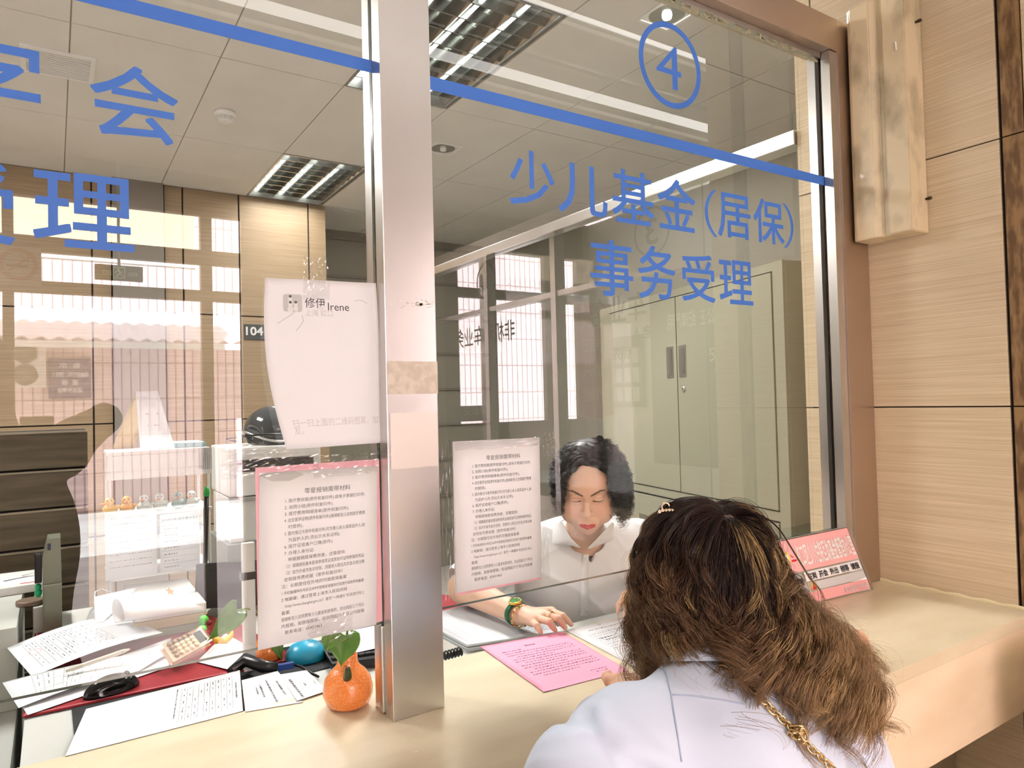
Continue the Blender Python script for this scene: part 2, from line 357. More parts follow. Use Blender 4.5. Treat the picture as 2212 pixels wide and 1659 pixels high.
# panes with vinyl
def wpos(x0, y0, x1, y1, yy=-.0072):
    a = at(x0, y0, 1, yy); c = at(x1, y1, 1, yy); return a, c
def stick(mb, ch, x0, x1, z0, z1, bold=.012):
    text(mb, ch, frame((x0, -.0072, z0), (1, 0, 0), (0, 0, 1)), fit=(x1-x0, z1-z0), bold=bold, ext=.0006)
w1 = tag(thing('window_1', None, None, (-.5, 0, GB)), kind='structure')
pane('glass_pane', -2.6, .5045, GB, CZ+1.011, w1)
MB().box(-2.6, .5045, -.0072, -.0064, CZ+.5015*1.235, CZ+.5205*1.235).build('blue_stripe', BLUE, w1)
b = MB()
stick(b, '会', .050, .172, CZ+.420, CZ+.537); stick(b, '字', -.128, -.012, CZ+.408, CZ+.545)
b.build('lettering', BLUE, w1)['label'] = 'upper line of large blue Chinese characters'; b = MB()
stick(b, '理', -.023, .107, CZ+.244, CZ+.357); stick(b, '受', -.160, -.044, CZ+.240, CZ+.355)
b.build('lettering', BLUE, w1)['label'] = 'lower line of large blue Chinese characters'
w2 = tag(thing('window_2', None, None, (1.28, 0, GB)), kind='structure')
pane('glass_pane', .6085, 1.9600, GB+.004, CZ+1.005, w2)
MB().box(.6085, 1.9585, -.0072, -.0064, CZ+.4978*1.235, CZ+.5195*1.235).build('blue_stripe', BLUE, w2)
b = MB()
for ch, x0, x1, z0, z1 in (('少', .806, .924, .413, .534), ('儿', .934, 1.076, .413, .527), ('基', 1.090, 1.224, .410, .537), ('金', 1.237, 1.369, .411, .538), ('（', 1.404, 1.439, .410, .532),
                           ('居', 1.452, 1.583, .414, .532), ('保', 1.596, 1.727, .414, .536), ('）', 1.738, 1.770, .410, .535), ('事', 1.020, 1.149, .234, .364), ('务', 1.166, 1.290, .235, .364), ('受', 1.312, 1.433, .237, .358), ('理', 1.450, 1.583, .238, .355)):
    if ch == '事': b.build('lettering', BLUE, w2)['label'] = 'upper line of blue characters with brackets'; b = MB()
    if ch in '（）':
        s = -1 if ch == '（' else 1; xc = x0 if s < 0 else x1; pts = []
        for k in range(21):
            a = math.radians(-52+104*k/20); pts.append((xc-s*.035+s*.035*(math.cos(a)-.616)/.384, z0+(z1-z0)*(.5+.5*math.sin(a)/.788)))
        inn = [(p[0]-s*.0105, p[1]) for p in pts]
        b.prism([(p[0], CZ+p[1]) for p in pts]+[(p[0], CZ+p[1]) for p in inn[::-1]], -.0072, -.0065)
    else: stick(b, ch, x0, x1, CZ+z0, CZ+z1)
b.build('lettering', BLUE, w2)['label'] = 'lower line of four blue characters'
b = MB(); cx, cz, R, r = 1.2965, CZ+.8245, .1075, .0935; n = 72
V = []; Fc = []
for k in range(n):
    a = 2*math.pi*k/n
    for rr, yy in ((R, -.0072), (r, -.0072), (R, -.0065), (r, -.0065)): V.append((cx+rr*math.cos(a), yy, cz+rr*math.sin(a)))
for k in range(n):
    i, j = 4*k, 4*((k+1) % n); Fc += [(i, j, j+1, i+1), (i+2, i+3, j+3, j+2), (i, i+2, j+2, j), (i+1, j+1, j+3, i+3)]
b.add(V, Fc); text(b, '4', frame((1.2465, -.0072, CZ+.7655), (1, 0, 0), (0, 0, 1)), fit=(.086, .1085), bold=.0, ext=.0006)
b.build('circled_number', BLUE, w2)['label'] = 'blue number four in a ring'
# ================================================================ hall and street behind the camera (mirrored in the glass)
FR = mat('brown_window_frame', rgb(112, 98, 80), .5)
PINKT = mat('pink_wall_tile', rgb(228, 200, 200), .5)
def tile_lines(m, c2, sx, sz):
    nt = m.node_tree; N = nt.nodes; b = N['Principled BSDF']; tc = N.new('ShaderNodeTexCoord'); mp = N.new('ShaderNodeMapping'); mp.inputs['Rotation'].default_value = (math.pi/2, 0, 0)
    br = N.new('ShaderNodeTexBrick'); br.offset = 0; br.inputs['Color1'].default_value = b.inputs['Base Color'].default_value; br.inputs['Color2'].default_value = b.inputs['Base Color'].default_value
    br.inputs['Mortar'].default_value = c2; br.inputs['Scale'].default_value = 1; br.inputs['Brick Width'].default_value = sx; br.inputs['Row Height'].default_value = sz; br.inputs['Mortar Size'].default_value = .012
    nt.links.new(tc.outputs['Object'], mp.inputs[0]); nt.links.new(mp.outputs[0], br.inputs['Vector']); nt.links.new(br.outputs['Color'], b.inputs['Base Color'])
tile_lines(PINKT, rgb(168, 140, 140), .14, .62)
def S(mb, name, m): return tag(mb.build(name, m), kind='structure')
S(MB().box(-6, 6, -4.2, 6.9, CEIL+.2, CEIL+.3), 'sun_block_roof', HCEIL)  # unseen roof slab added to stop sun leaking through the ceiling gaps
S(MB().box(-30, 30, -30, -4.2, -.06, -.01), 'floor_street', mat('street_paving', rgb(196, 192, 190), .8, noise=(rgb(176, 172, 170), (1.5, 1.5, 1.5), 5, .4, .6)))
S(MB().box(-4.1, -4, -4.1, -.02, 0, CEIL+.1), 'wall_hall_left', WHITE)
FY = 4.0
def fr_rect(mb, x0, y0, x1, y1, d=FY, th=.06):
    a = mir(x0, y0, d); c = mir(x1, y1, d); mb.box(min(a[0], c[0]), max(a[0], c[0]), -d-th/2, -d+th/2, min(a[2], c[2]), max(a[2], c[2]))
zf = lambda x, y: mir(x, y, FY)[2]
xf = lambda x: mir(x, 900, FY)[0]
m_ = MB(); m_.mi = 0
z0b, z1b = zf(230, 641), zf(230, 617)
for (a, c) in ((-230, -190), (8, 33), (437, 461)): m_.box(xf(a), xf(c), -4.03, -3.97, 0, CEIL-.02)
m_.box(-4, xf(525), -4.03, -3.97, z0b, z1b); m_.box(-4, xf(525), -4.03, -3.97, zf(230, 557), zf(230, 535)+.03); m_.box(-4, xf(525), -4.03, -3.97, CEIL-.32, CEIL-.02)
m_.box(-4, xf(8), -4.03, -3.97, 0, .35)
for (a, c) in ((962, 990), (1045, 1057), (1178, 1222), (1248, 1262)): m_.box(xf(a), xf(c), -4.03, -3.97, 0, CEIL-.02)
m_.box(xf(962), xf(1262), -4.03, -3.97, zf(1080, 648), zf(1080, 628)); m_.box(xf(962), xf(1262), -4.03, -3.97, 0, zf(1080, 912)); m_.box(xf(962), xf(1262), -4.03, -3.97, CEIL-.35, CEIL-.02)
S(m_, 'window_3', FR)
m_ = MB(); m_.box(-4, xf(-195), -4.06, -3.98, 0, CEIL); m_.box(xf(525), xf(962), -4.06, -3.98, 0, CEIL); m_.box(xf(1262), 4.36, -4.06, -3.98, 0, CEIL); S(m_, 'wall_hall_back', mat('hall_plaster', rgb(170, 156, 138), .7))  # leftmost stretch is unseen wall added to cut the daylight entering the hall
S(MB().box(4.3, 4.36, -4.0, .1, 0, CEIL), 'wall_police_office', WHITE)
# police counter along the right side of the hall
t = thing('police_counter', 'grey service counter with lettered glass further along the hall', 'counter', (W, -2.2, 0))
MB().box(W-.3, W+.35, -3.9, -.62, 0, CT).build('base', STONE_F, t)
b = MB(); b.box(W-.02, W+.05, -3.95, -.60, CZ+.829, CZ+.93); b.build('header', STEEL, t)
b = MB(); b.box(W-.012, W+.03, -3.95, -.60, CZ+.505, CZ+.532); b.build('rail', STEEL, t)
for xp in (1054, 1200):
    y = -mirx(xp, 700, W)[1]; y = -abs(y); MB().box(W-.02, W+.04, y-.02, y+.02, CT, CZ+.829).build('post', STEEL, t)
pane('glass_pane', -3.9, -.62, CT+.15, CZ+.829, t, W+.01, .004, 'x', GLASS2)
GT = mat('grey_lettering', rgb(58, 58, 56), .6)
def onx(mb, body, y_first, y_last, z0, z1, x=W-.004, bold=.01):
    text(mb, body, frame((x, -y_first, z0), (0, -1, 0), (0, 0, 1)), fit=(abs(y_last-y_first), z1-z0), bold=bold)
for tx_ in (('非机动车业务', 1.93, 2.60, CZ+.325, CZ+.44), ('车业务', .93, 1.30, CZ+.325, CZ+.45), ('老人', .90, 1.02, CZ+.245, CZ+.30), ('优先', 1.03, 1.15, CZ+.165, CZ+.22)): b = MB(); onx(b, *tx_); b.build('lettering', GT, t)
for ch, y, z in (('2', 2.22, CZ+.685), ('3', .885, CZ+.685)):
    b = MB(); onx(b, ch, y-.035, y+.035, z-.055, z+.055)
    n = 48; V = []; Fc = []
    for k in range(n):
        a = 2*math.pi*k/n
        for rr in (.105, .094): V.append((W-.004, -y+rr*math.cos(a), z+rr*math.sin(a)))
    for k in range(n): i, j = 2*k, 2*((k+1) % n); Fc.append((i, j, j+1, i+1))
    b.add(V, Fc); b.build('circled_number', GT, t)
# objects in the police office
t = thing('photo_board', 'grey notice board with rows of staff portraits on the police office wall', 'notice board', mirx(1347, 800, 4.28))
a, c = mirx(1385, 722, 4.28), mirx(1310, 880, 4.28); ya, yb = sorted((a[1], c[1]))
b = MB(); b.box(4.27, 4.30, ya, yb, c[2], a[2]); b.build('board', mat('board_grey', rgb(112, 112, 110), .5), t)
b = MB()
for i in range(4):
    for j in range(3):
        y = ya+(yb-ya)*(.1+.22*i); z = c[2]+(a[2]-c[2])*(.08+.27*j); b.box(4.262, 4.2699, y, y+(yb-ya)*.16, z, z+(a[2]-c[2])*.2)
b.build('portraits', WHITE, t)
t = thing('police_emblem_panel', 'dark grey wall panel with emblem and white police lettering', 'sign', mirx(1500, 750, 4.28))
a, c = mirx(1590, 560, 4.28), mirx(1412, 1000, 4.28); ya, yb = sorted((a[1], c[1]))
MB().box(4.275, 4.299, ya, yb, c[2], a[2]).build('panel', mat('slate_panel', rgb(92, 94, 94), .5), t)
b = MB(); p = mirx(1590, 760, 4.27); q = mirx(1530, 775, 4.27)
onx(b, '公安', abs(p[1]), abs(q[1]), p[2]-.06, p[2]+.06, 4.27); b.build('lettering', WHITE, t); b = MB()
onx(b, 'POLICE', abs(p[1]), abs(mirx(1540, 785, 4.27)[1]), p[2]-.16, p[2]-.11, 4.27); b.build('lettering', WHITE, t); b = MB()
onx(b, '执法公正  纪律严明', abs(mirx(1575, 640, 4.27)[1]), abs(mirx(1440, 690, 4.27)[1]), CZ+.55, CZ+.68, 4.27); b.build('lettering', WHITE, t)
b = MB(); e = mirx(1568, 700, 4.26); b.ell((4.27, e[1], e[2]), (.01, .11, .15), 10); b.build('emblem', mat('gold', rgb(200, 160, 70), .4, metal=.5), t)
# silk pennant behind the police counter
t = thing('silk_pennant', 'red silk pennant with gold fringe and gold characters behind the police counter', 'pennant', mir(1280, 650, 1.9))
a, c = mir(1240, 655, 1.9), mir(1322, 905, 1.9)
b = MB(); n = 24; V = []
RED = mat('red_silk', rgb(206, 24, 48), .45, sheen=.3); GOLDF = mat('gold_fringe', rgb(226, 176, 70), .5)
for i in range(n+1):
    u = i/n; x = a[0]+(c[0]-a[0])*u; z = c[2]+.05*abs(u-.5)*2*.6; V += [(x, -1.9+.006*math.sin(u*22), z), (x, -1.9+.004*math.sin(u*18), a[2])]
b.add(V, [(2*i, 2*i+2, 2*i+3, 2*i+1) for i in range(n)]); o = b.build('cloth', RED, t); o.modifiers.new('s', 'SOLIDIFY').thickness = .002
b = MB(); b.tube([(a[0], -1.9, a[2]), (a[0], -1.9, c[2]+.03), ((a[0]+c[0])/2, -1.9, c[2]), (c[0], -1.9, c[2]+.03), (c[0], -1.9, a[2])], .008, 6)
b.tube([(a[0]-.03, -1.9, a[2]), (c[0]+.03, -1.9, a[2])], .01, 8); b.build('fringe', GOLDF, t)
b = MB()
for k, ch in enumerate('警民协作'): text(b, ch, frame((a[0]+(c[0]-a[0])*.75, -1.893, a[2]-.13-.14*k), (-1, 0, 0), (0, 0, 1)), size=.085, bold=.02)
for k, ch in enumerate('公正共建'): text(b, ch, frame((a[0]+(c[0]-a[0])*.45, -1.893, a[2]-.13-.14*k), (-1, 0, 0), (0, 0, 1)), size=.085, bold=.02)
b.build('lettering', GOLDF, t)
t = thing('traffic_police_strip', 'blue strip with white characters on the far entrance glass', 'sign', mir(1012, 893, 3.95))
a, c = mir(965, 878, 3.93), mir(1060, 908, 3.93); MB().box(a[0], c[0], -3.935, -3.925, c[2], a[2]).build('strip', mat('navy_strip', rgb(52, 66, 104), .5), t)
b = MB(); text(b, '交通警察', frame((a[0]+.15, -3.922, c[2]+.05), (1, 0, 0), (0, 0, 1)), fit=((c[0]-a[0])*.7, (a[2]-c[2])*.6), bold=.01); b.build('lettering', WHITE, t)
# street: pink tiled building, canopy, air conditioner, notice
BY = 12.5
S(MB().box(-22, 24, -BY-.4, -BY, -.01, 9), 'wall_street_building', PINKT)
t = thing('awning', 'white corrugated awning on the pink building across the street', 'awning', mir(230, 690, 11.5))
za, zb2 = mir(230, 650, 11.2)[2], mir(230, 735, 11.2)[2]
b = MB(); V = []; n = 120; xa, xb = mir(-500, 700, 11.2)[0], 3.2
for i in range(n+1):
    x = xa+(xb-xa)*i/n; d = .03*math.sin(i*1.4); V += [(x, -BY+.01, za+d), (x, -11.2, zb2+d)]
b.add(V, [(2*i, 2*i+1, 2*i+3, 2*i+2) for i in range(n)]); o = b.build('sheet', mat('awning_white', rgb(236, 230, 232), .6), t); o.modifiers.new('s', 'SOLIDIFY').thickness = .02
b = MB(); b.box(xa, xb, -11.22, -11.18, zb2-.12, zb2-.02); b.build('edge_rail', WHITE, t)
t = thing('canopy', 'peach painted canopy over the hall entrance', 'canopy', (0, -6, 3))
a, c = mir(230, 432, 8.5), mir(230, 548, 8.5)
MB().box(-9, xf(470)*1.6, -8.9, -8.5, c[2], a[2]+1.5).build('fascia', mat('peach_paint', rgb(232, 200, 168), .6), t)
MB().box(-9, xf(470)*1.6, -8.5, -8.38, c[2]-.12, c[2]).build('gutter', WHITE, t)
for x in (-8.5, 3): b = MB(); b.tube([(x, -8.7, -.01), (x, -8.7, c[2])], .06, 10); b.build('column', WHITE, t)
t = thing('air_conditioner', 'outdoor air conditioner with two fans against the pink wall', 'air conditioner', mir(60, 840, 12.2))
a, c = mir(20, 738, 12.2), mir(100, 836, 12.2); MB().box(a[0], c[0], -12.49, -12.15, c[2], a[2], .02).build('casing', mat('ac_casing', rgb(206, 200, 190), .5), t)
for k in (.27, .75):
    b = MB(); zc = c[2]+(a[2]-c[2])*k; xc = a[0]+(c[0]-a[0])*.42; r = (a[2]-c[2])*.23
    M = Matrix.Translation((xc, -12.14, zc)) @ Matrix.Rotation(-math.pi/2, 4, 'X')
    b.lathe([(r, 0), (r, .01), (r*.94, .01), (r*.94, 0)], 32, M); b.lathe([(0, 0), (r*.2, 0), (r*.2, .012), (0, .012)], 16, M)
    for q in range(36):
        a_ = 2*math.pi*q/36; b.tube([(xc+math.cos(a_)*r*.2, -12.135, zc+math.sin(a_)*r*.2), (xc+math.cos(a_+.35)*r*.95, -12.135, zc+math.sin(a_+.35)*r*.95)], .008, 4)
    b.build('fan_grille', mat('grille_grey', rgb(110, 106, 98), .5), t)
t = thing('street_notice', 'navy blue notice panel with white characters on the pink wall', 'sign', mir(150, 860, 12.4))
a, c = mir(104, 772, 12.4), mir(197, 860, 12.4); MB().box(a[0], c[0], -12.49, -12.4, c[2], a[2]).build('panel', mat('navy_panel', rgb(48, 52, 112), .5), t)
b = MB(); wd = c[0]-a[0]; hh = a[2]-c[2]
for tx, u0, u1, v in (('告  示', .25, .75, .74), ('电动自行车、残疾人', .06, .94, .52), ('查  验', .3, .7, .33), ('请按序停放', .2, .8, .14)):
    text(b, tx, frame((c[0]-wd*u0, -12.395, c[2]+hh*v), (-1, 0, 0), (0, 0, 1)), fit=(wd*(u1-u0), hh*.13), bold=.02)
b.build('lettering', WHITE, t)
t = thing('exit_sign', 'dark green exit sign with running figure hanging in the hall', 'sign', mir(256, 590, 2.2))
a, c = mir(204, 571, 2.2), mir(308, 610, 2.2); MB().box(a[0], c[0], -2.22, -2.19, c[2], a[2], .003).build('housing', mat('exit_green', rgb(70, 80, 62), .5), t)
b = MB(); wd = c[0]-a[0]; hh = a[2]-c[2]; L = mat('exit_glow', rgb(200, 225, 180), .5, emit=((.6, .9, .5, 1), 1.0))
text(b, 'EXIT', frame((c[0]-wd*.66, -2.188, c[2]+hh*.3), (-1, 0, 0), (0, 0, 1)), fit=(wd*.2, hh*.3), bold=.01)
text(b, '安全出口', frame((c[0]-wd*.12, -2.188, c[2]+hh*.3), (-1, 0, 0), (0, 0, 1)), fit=(wd*.2, hh*.3), bold=.01)
x0, z0 = c[0]-wd*.38, c[2]+hh*.12; w_, h_ = -wd*.25, hh*.76
for (u0, v0, u1, v1) in ((0, 0, .06, 1), (.94, 0, 1, 1), (0, .92, 1, 1), (0, 0, 1, .05)): b.box(x0+w_*max(u0, u1), x0+w_*min(u0, u1), -2.1895, -2.188, z0+h_*v0, z0+h_*v1)
b.ell((x0+w_*.55, -2.188, z0+h_*.78), (hh*.07, .001, hh*.07), 6)
for P_ in (((.5, .68), (.45, .4)), ((.45, .4), (.25, .3), (.15, .12)), ((.45, .4), (.62, .28), (.7, .1)), ((.5, .64), (.3, .5), (.22, .62)), ((.5, .64), (.7, .6), (.78, .44))):
    b.tube([(x0+w_*u, -2.188, z0+h_*v) for u, v in P_], hh*.035, 5)
b.build('pictogram', L, t)
b = MB(); b.tube([((a[0]+c[0])/2, -2.205, a[2]), ((a[0]+c[0])/2, -2.205, CEIL-.04)], .006, 6); b.build('hanger', STEEL, t)
t = thing('no_smoking_sign', 'round red no smoking sticker on the hall window', 'sign', mir(45, 575, 3.9))
p = mir(40, 572, 3.93); q = mir(83, 572, 3.93); r = q[0]-p[0]
MB().box(p[0]-r*1.15, p[0]+r*1.15, -3.935, -3.932, p[2]-r*1.25, p[2]+r*1.1).build('backing', mat('sticker_grey', rgb(196, 196, 196), .5), t)
b = MB(); n = 48; V = []; Fc = []
for k in range(n):
    a_ = 2*math.pi*k/n
    for rr in (r, r*.74): V.append((p[0]+rr*math.cos(a_), -3.93, p[2]+rr*math.sin(a_)))
for k in range(n): i, j = 2*k, 2*((k+1) % n); Fc.append((i, j, j+1, i+1))
b.add(V, Fc); b.box(-r*.8, r*.8, -.001, .001, -r*.07, r*.07, 0, Matrix.Translation((p[0], -3.929, p[2])) @ Matrix.Rotation(math.radians(-42), 4, 'Y')); b.build('ring', mat('sign_red', rgb(200, 60, 56), .5), t)
b = MB(); b.box(p[0]-r*.6, p[0]+r*.45, -3.931, -3.930, p[2]-r*.18, p[2]-r*.02); b.tube([(p[0]+r*.45, -3.93, p[2]-r*.1), (p[0]+r*.5, -3.93, p[2]+r*.3), (p[0]+r*.2, -3.93, p[2]+r*.4), (p[0]+r*.1, -3.93, p[2]+r*.62)], r*.03, 5); b.build('cigarette', DARK, t)
# the person taking the picture, dark clothes, phone held up in front
COAT = mat('dark_coat', rgb(26, 24, 24), .9)
hp = mir(-30, 800, 1.75)
def photog(P):
    sh = np.array([hp[0]-.12, -1.78, hp[2]-.27]); s2 = np.array([hp[0]+.22, -1.72, hp[2]-.30])
    d = sd_ell(P, (hp[0]+.05, -1.80, hp[2]-.62), (.22, .15, .36)); d = smin(d, sd_ell(P, (hp[0]+.05, -1.82, hp[2]-1.05), (.20, .15, .40)), .08)
    d = smin(d, sd_cap(P, sh, s2, .075, .075), .08); d = smin(d, sd_cap(P, (hp[0]+.02, -1.76, hp[2]-.1), (hp[0]+.04, -1.78, hp[2]-.3), .055, .06), .05)
    d = smin(d, sd_ell(P, (hp[0], -1.75, hp[2]), (.08, .10, .125)), .03)
    e = mir(225, 905, 1.62); ph = np.array([.03, -1.36, CZ-.06])
    d = smin(d, chain(P, [s2, e, ph], [.065, .052, .035], .02), .04)
    e2 = np.array([hp[0]-.22, -1.6, hp[2]-.5]); d = smin(d, chain(P, [sh, e2, ph+np.array([-.09, 0, 0])], [.06, .048, .035], .02), .04)
    for sx in (-.09, .17): d = smin(d, chain(P, [(hp[0]+sx, -1.82, hp[2]-1.1), (hp[0]+sx, -1.80, .5), (hp[0]+sx, -1.84, .08)], [.10, .07, .05], .03), .05)
    for sx in (-.09, .17): d = smin(d, sd_ell(P, (hp[0]+sx, -1.77, .05), (.045, .12, .045)), .03)
    return d
V, Fc = sdf_mesh(photog, (hp[0]-.5, -2.1, 0.0), (hp[0]+.75, -1.27, hp[2]+.16), .016)
t = thing('person', 'person in dark clothes holding up a phone to take the picture', 'person', (hp[0]+.05, -1.8, 0))
mesh_obj('body', V, Fc, COAT, t, True)
b = MB(); b.box(-.085, .0, -1.345, -1.336, CZ-.085, CZ-.012, .002); t2 = tag(b.build('phone', mat('phone_black', rgb(12, 12, 14), .3)), 'black phone held up at eye level by the photographer', 'phone')
# ================================================================ ceiling fittings
REFL = mat('louvre_mirror', rgb(206, 208, 204), .12, metal=1)
TUBE = mat('lamp_tube', rgb(250, 250, 245), .5, emit=((.95, 1, .98, 1), 5))
def louvre(x0, x1, y0, y1, lab):
    t = thing('louvre_light', lab, 'ceiling light', ((x0+x1)/2, (y0+y1)/2, CEIL), 'louvred lights in the office ceiling')
    b = MB(); e = .012
    for q in ((x0, x1, y0, y0+e), (x0, x1, y1-e, y1), (x0, x0+e, y0+e, y1-e), (x1-e, x1, y0+e, y1-e)): b.box(q[0], q[1], q[2], q[3], CEIL-.004, CEIL+.1)
    b.build('frame', ALU, t)
    b = MB()
    for i in range(1, 9):
        y = y0+(y1-y0)*i/9; b.prism([(x0+e, CEIL+.055), (x1-e, CEIL+.055), (x1-e, CEIL), (x0+e, CEIL)], y-.004, y+.004)
    for i in (1, 2):
        x = x0+(x1-x0)*i/3
        for s in (-1, 1): b.add([(x, y0+e, CEIL-.001), (x, y1-e, CEIL-.001), (x+s*.03, y1-e, CEIL+.055), (x+s*.03, y0+e, CEIL+.055)], [(0, 1, 2, 3)])
    for (x, s) in ((x0+e, 1), (x1-e, -1)): b.add([(x+s*.002, y0+e, CEIL), (x+s*.002, y1-e, CEIL), (x+s*.03, y1-e, CEIL+.055), (x+s*.03, y0+e, CEIL+.055)], [(0, 1, 2, 3)])
    b.build('louvre', REFL, t)
    MB().box(x0+e, x1-e, y0+e, y1-e, CEIL+.095, CEIL+.099).build('reflector', REFL, t)
    for i in range(3):
        x = x0+(x1-x0)*(i+.5)/3; b = MB(); b.tube([(x, y0+.03, CEIL+.075), (x, y1-.03, CEIL+.075)], .009, 10); b.build('lamp_tube', TUBE, t)
louvre(*fx[0], 'louvred ceiling light directly above the window, cut by the frame top')
louvre(*fx[1], 'louvred ceiling light seen through the left pane beside the post')
def downlight(x, y, lab, on):
    t = thing('downlight', lab, 'ceiling light', (x, y, CEIL), 'square downlights in the office ceiling')
    b = MB(); s = .095
    for q in ((-s, s, -s, -s+.014), (-s, s, s-.014, s), (-s, -s+.014, -s+.014, s-.014), (s-.014, s, -s+.014, s-.014)): b.box(x+q[0], x+q[1], y+q[2], y+q[3], CEIL-.006, CEIL-.0005)
    b.build('trim_ring', WHITE, t)
    b = MB(); b.lathe([(.078, -.001), (.07, .02), (.05, .045), (.02, .055)], 28, Matrix.Translation((x, y, CEIL))); b.build('reflector', REFL, t)
    b = MB(); b.lathe([(.001, -.02), (.018, -.015), (.022, .0), (.02, .03), (.014, .05)], 20, Matrix.Translation((x, y, CEIL)))
    b.build('bulb', mat('lit_bulb', rgb(255, 255, 250), .4, emit=((1, 1, .98, 1), 60)) if on else WHITE, t)
downlight(2.24, .90, 'lit square downlight at the very top of the right pane', True)
downlight(2.14, 2.80, 'unlit square downlight next to the steel post, upper right pane', False)
t = thing('smoke_detector', 'round white smoke detector on the office ceiling', 'smoke detector', (.817, 2.89, CEIL))
M = Matrix.Translation((.817, 2.89, CEIL-.0005)) @ Matrix.Rotation(math.pi, 4, 'X')
b = MB(); b.lathe([(.058, 0), (.060, .012), (.057, .022), (.044, .026)], 36, M); b.build('base', WHITE, t, True)
b = MB(); b.lathe([(.036, .026), (.036, .046), (.030, .054), (.001, .057)], 36, M)
for k in range(20):
    a = 2*math.pi*k/20; b.tube([(.817+.042*math.cos(a), 2.89+.042*math.sin(a), CEIL-.026), (.817+.040*math.cos(a), 2.89+.040*math.sin(a), CEIL-.046)], .0022, 5)
b.build('sensor_head', WHITE, t, False)
t = thing('air_vent', 'white slatted air vent in the office ceiling', 'vent', (.03, 2.68, CEIL))
b = MB()
for q in ((-.115, .180, 2.54, 2.56), (-.115, .180, 2.80, 2.82), (-.115, -.095, 2.56, 2.80), (.16, .18, 2.56, 2.80)): b.box(*q, CEIL-.012, CEIL-.0005)
b.build('frame', WHITE, t)
b = MB()
for k in range(11):
    y = 2.572+k*.021; b.box(-.0945, .1595, y, y+.011, CEIL-.010, CEIL-.006)
MB().box(-.0949, .1599, 2.561, 2.799, CEIL-.0018, CEIL-.0006).build('duct_shade_sheet', mat('duct_shade_grey', rgb(96, 94, 90), .8), t)  # flat sheet, its dark colour stands in for shade behind the slats
b.build('slats', WHITE, t)
# ================================================================ marble slab on the oak wall
MARB = mat('veined_yellow_marble', rgb(222, 204, 168), .3, noise=(rgb(140, 126, 98), (9, 9, 6), 7, .49, .76), coat=.2)
t = thing('marble_slab', 'fluted yellow marble slab fixed to the oak wall', 'marble slab', (2.04, -.14, CZ+.44))
X1, X0 = W-.0005, 1.994
prof = [(-.221, X1), (-.221, X0), (-.157, X0), (-.157, X0+.016), (-.137, X0+.016), (-.119, X0), (-.061, X0), (-.050, X0+.008), (-.050, X1)]
V = [(x, y, CZ+.444) for y, x in prof]+[(x, y, CZ+1.135) for y, x in prof]; n = len(prof)
bm = bmesh.new(); vv = [bm.verts.new(v) for v in V]; bm.faces.new(vv[:n]); bm.faces.new(vv[n:][::-1])
for i in range(n): bm.faces.new((vv[i], vv[i+n], vv[(i+1) % n+n], vv[(i+1) % n]))
bmesh.ops.recalc_face_normals(bm, faces=bm.faces); bmesh.ops.bevel(bm, geom=bm.edges[:], offset=.0025, segments=2, affect='EDGES')
me = bpy.data.meshes.new('slab'); bm.to_mesh(me); bm.free(); me.materials.append(MARB); o = bpy.data.objects.new('slab', me); COL.objects.link(o); put(o, t)
for (px, py) in ((1978, 48), (2000, 430)):
    p = at(px, py, 1, -.2215); b = MB(); M = Matrix.Translation(p) @ Matrix.Rotation(math.pi/2, 4, 'X'); b.lathe([(.0035, -.006), (.0035, .004), (.005, .008), (.0045, .014), (.001, .017)], 14, M); b.build('fixing_pin', mat('dark_bronze', rgb(72, 60, 44), .3, metal=.8), t, True)
p = at(1935, 100, 0, X0-.0008); b = MB(); b.tube([(X0-.0004, p[1]+.001, p[2]+.013), (X0-.0004, p[1]-.001, p[2]-.012)], .0022, 6); b.build('paint_mark', mat('white_mark', rgb(240, 240, 240), .5), t)
# ================================================================ steel cabinet
CAB = mat('grey_green_enamel', rgb(150, 147, 128), .38, spec=.5)
CABD = mat('cabinet_gap', rgb(46, 46, 40), .7)
t = thing('steel_cabinet', 'tall grey-green steel cabinet with double doors over drawers', 'cabinet', (2.2, .4, 0))
ud = Vector((.216, .976, 0)).normalized(); nd = Vector((-.976, .216, 0)).normalized()
CM = Matrix(((ud.x, -nd.x, 0, 2.2), (ud.y, -nd.y, 0, .4), (0, 0, 1, CZ), (0, 0, 0, 1)))   # local x along front, y into depth, z relative to camera height
b = MB(); b.mi = 0; b.box(-.07, 1.32, .012, .45, -CZ+.001, .478, .006, CM); b.box(-.07, -.018, 0, .012, -CZ+.001, .478, 0, CM); b.box(1.22, 1.32, 0, .012, -CZ+.001, .478, 0, CM)
b.box(-.018, 1.22, 0, .012, .446, .478, 0, CM); b.box(-.018, 1.22, .0, .012, -.463, -.43, 0, CM); b.mi = 1; b.box(-.018, 1.22, .0105, .0122, -CZ+.05, .446, 0, CM); b.build('body', [CAB, CABD], t)
for (u0, u1, hu) in ((-.013, .596, .555), (.602, 1.214, .652)):
    d = MB(); d.box(u0, u1, -.004, .010, -.424, .441, .002, CM); do = d.build('door', CAB, t)
    h = MB(); h.box(hu-.026, hu+.026, -.0065, -.0045, .083, .224, .001, CM); ho = h.build('handle_plate', ALU, do)
    h = MB(); h.box(hu-.016, hu+.004, -.0075, -.0066, .095, .212, 0, CM); h.build('handle_recess', mat('recess', rgb(96, 96, 88), .4), do)
b = MB(); b.lathe([(.011, 0), (.011, .004), (.008, .006), (.001, .006)], 24, CM @ Matrix.Translation((.552, -.004, .031)) @ Matrix.Rotation(math.pi/2, 4, 'X')); b.build('lock', STEEL, t, True)
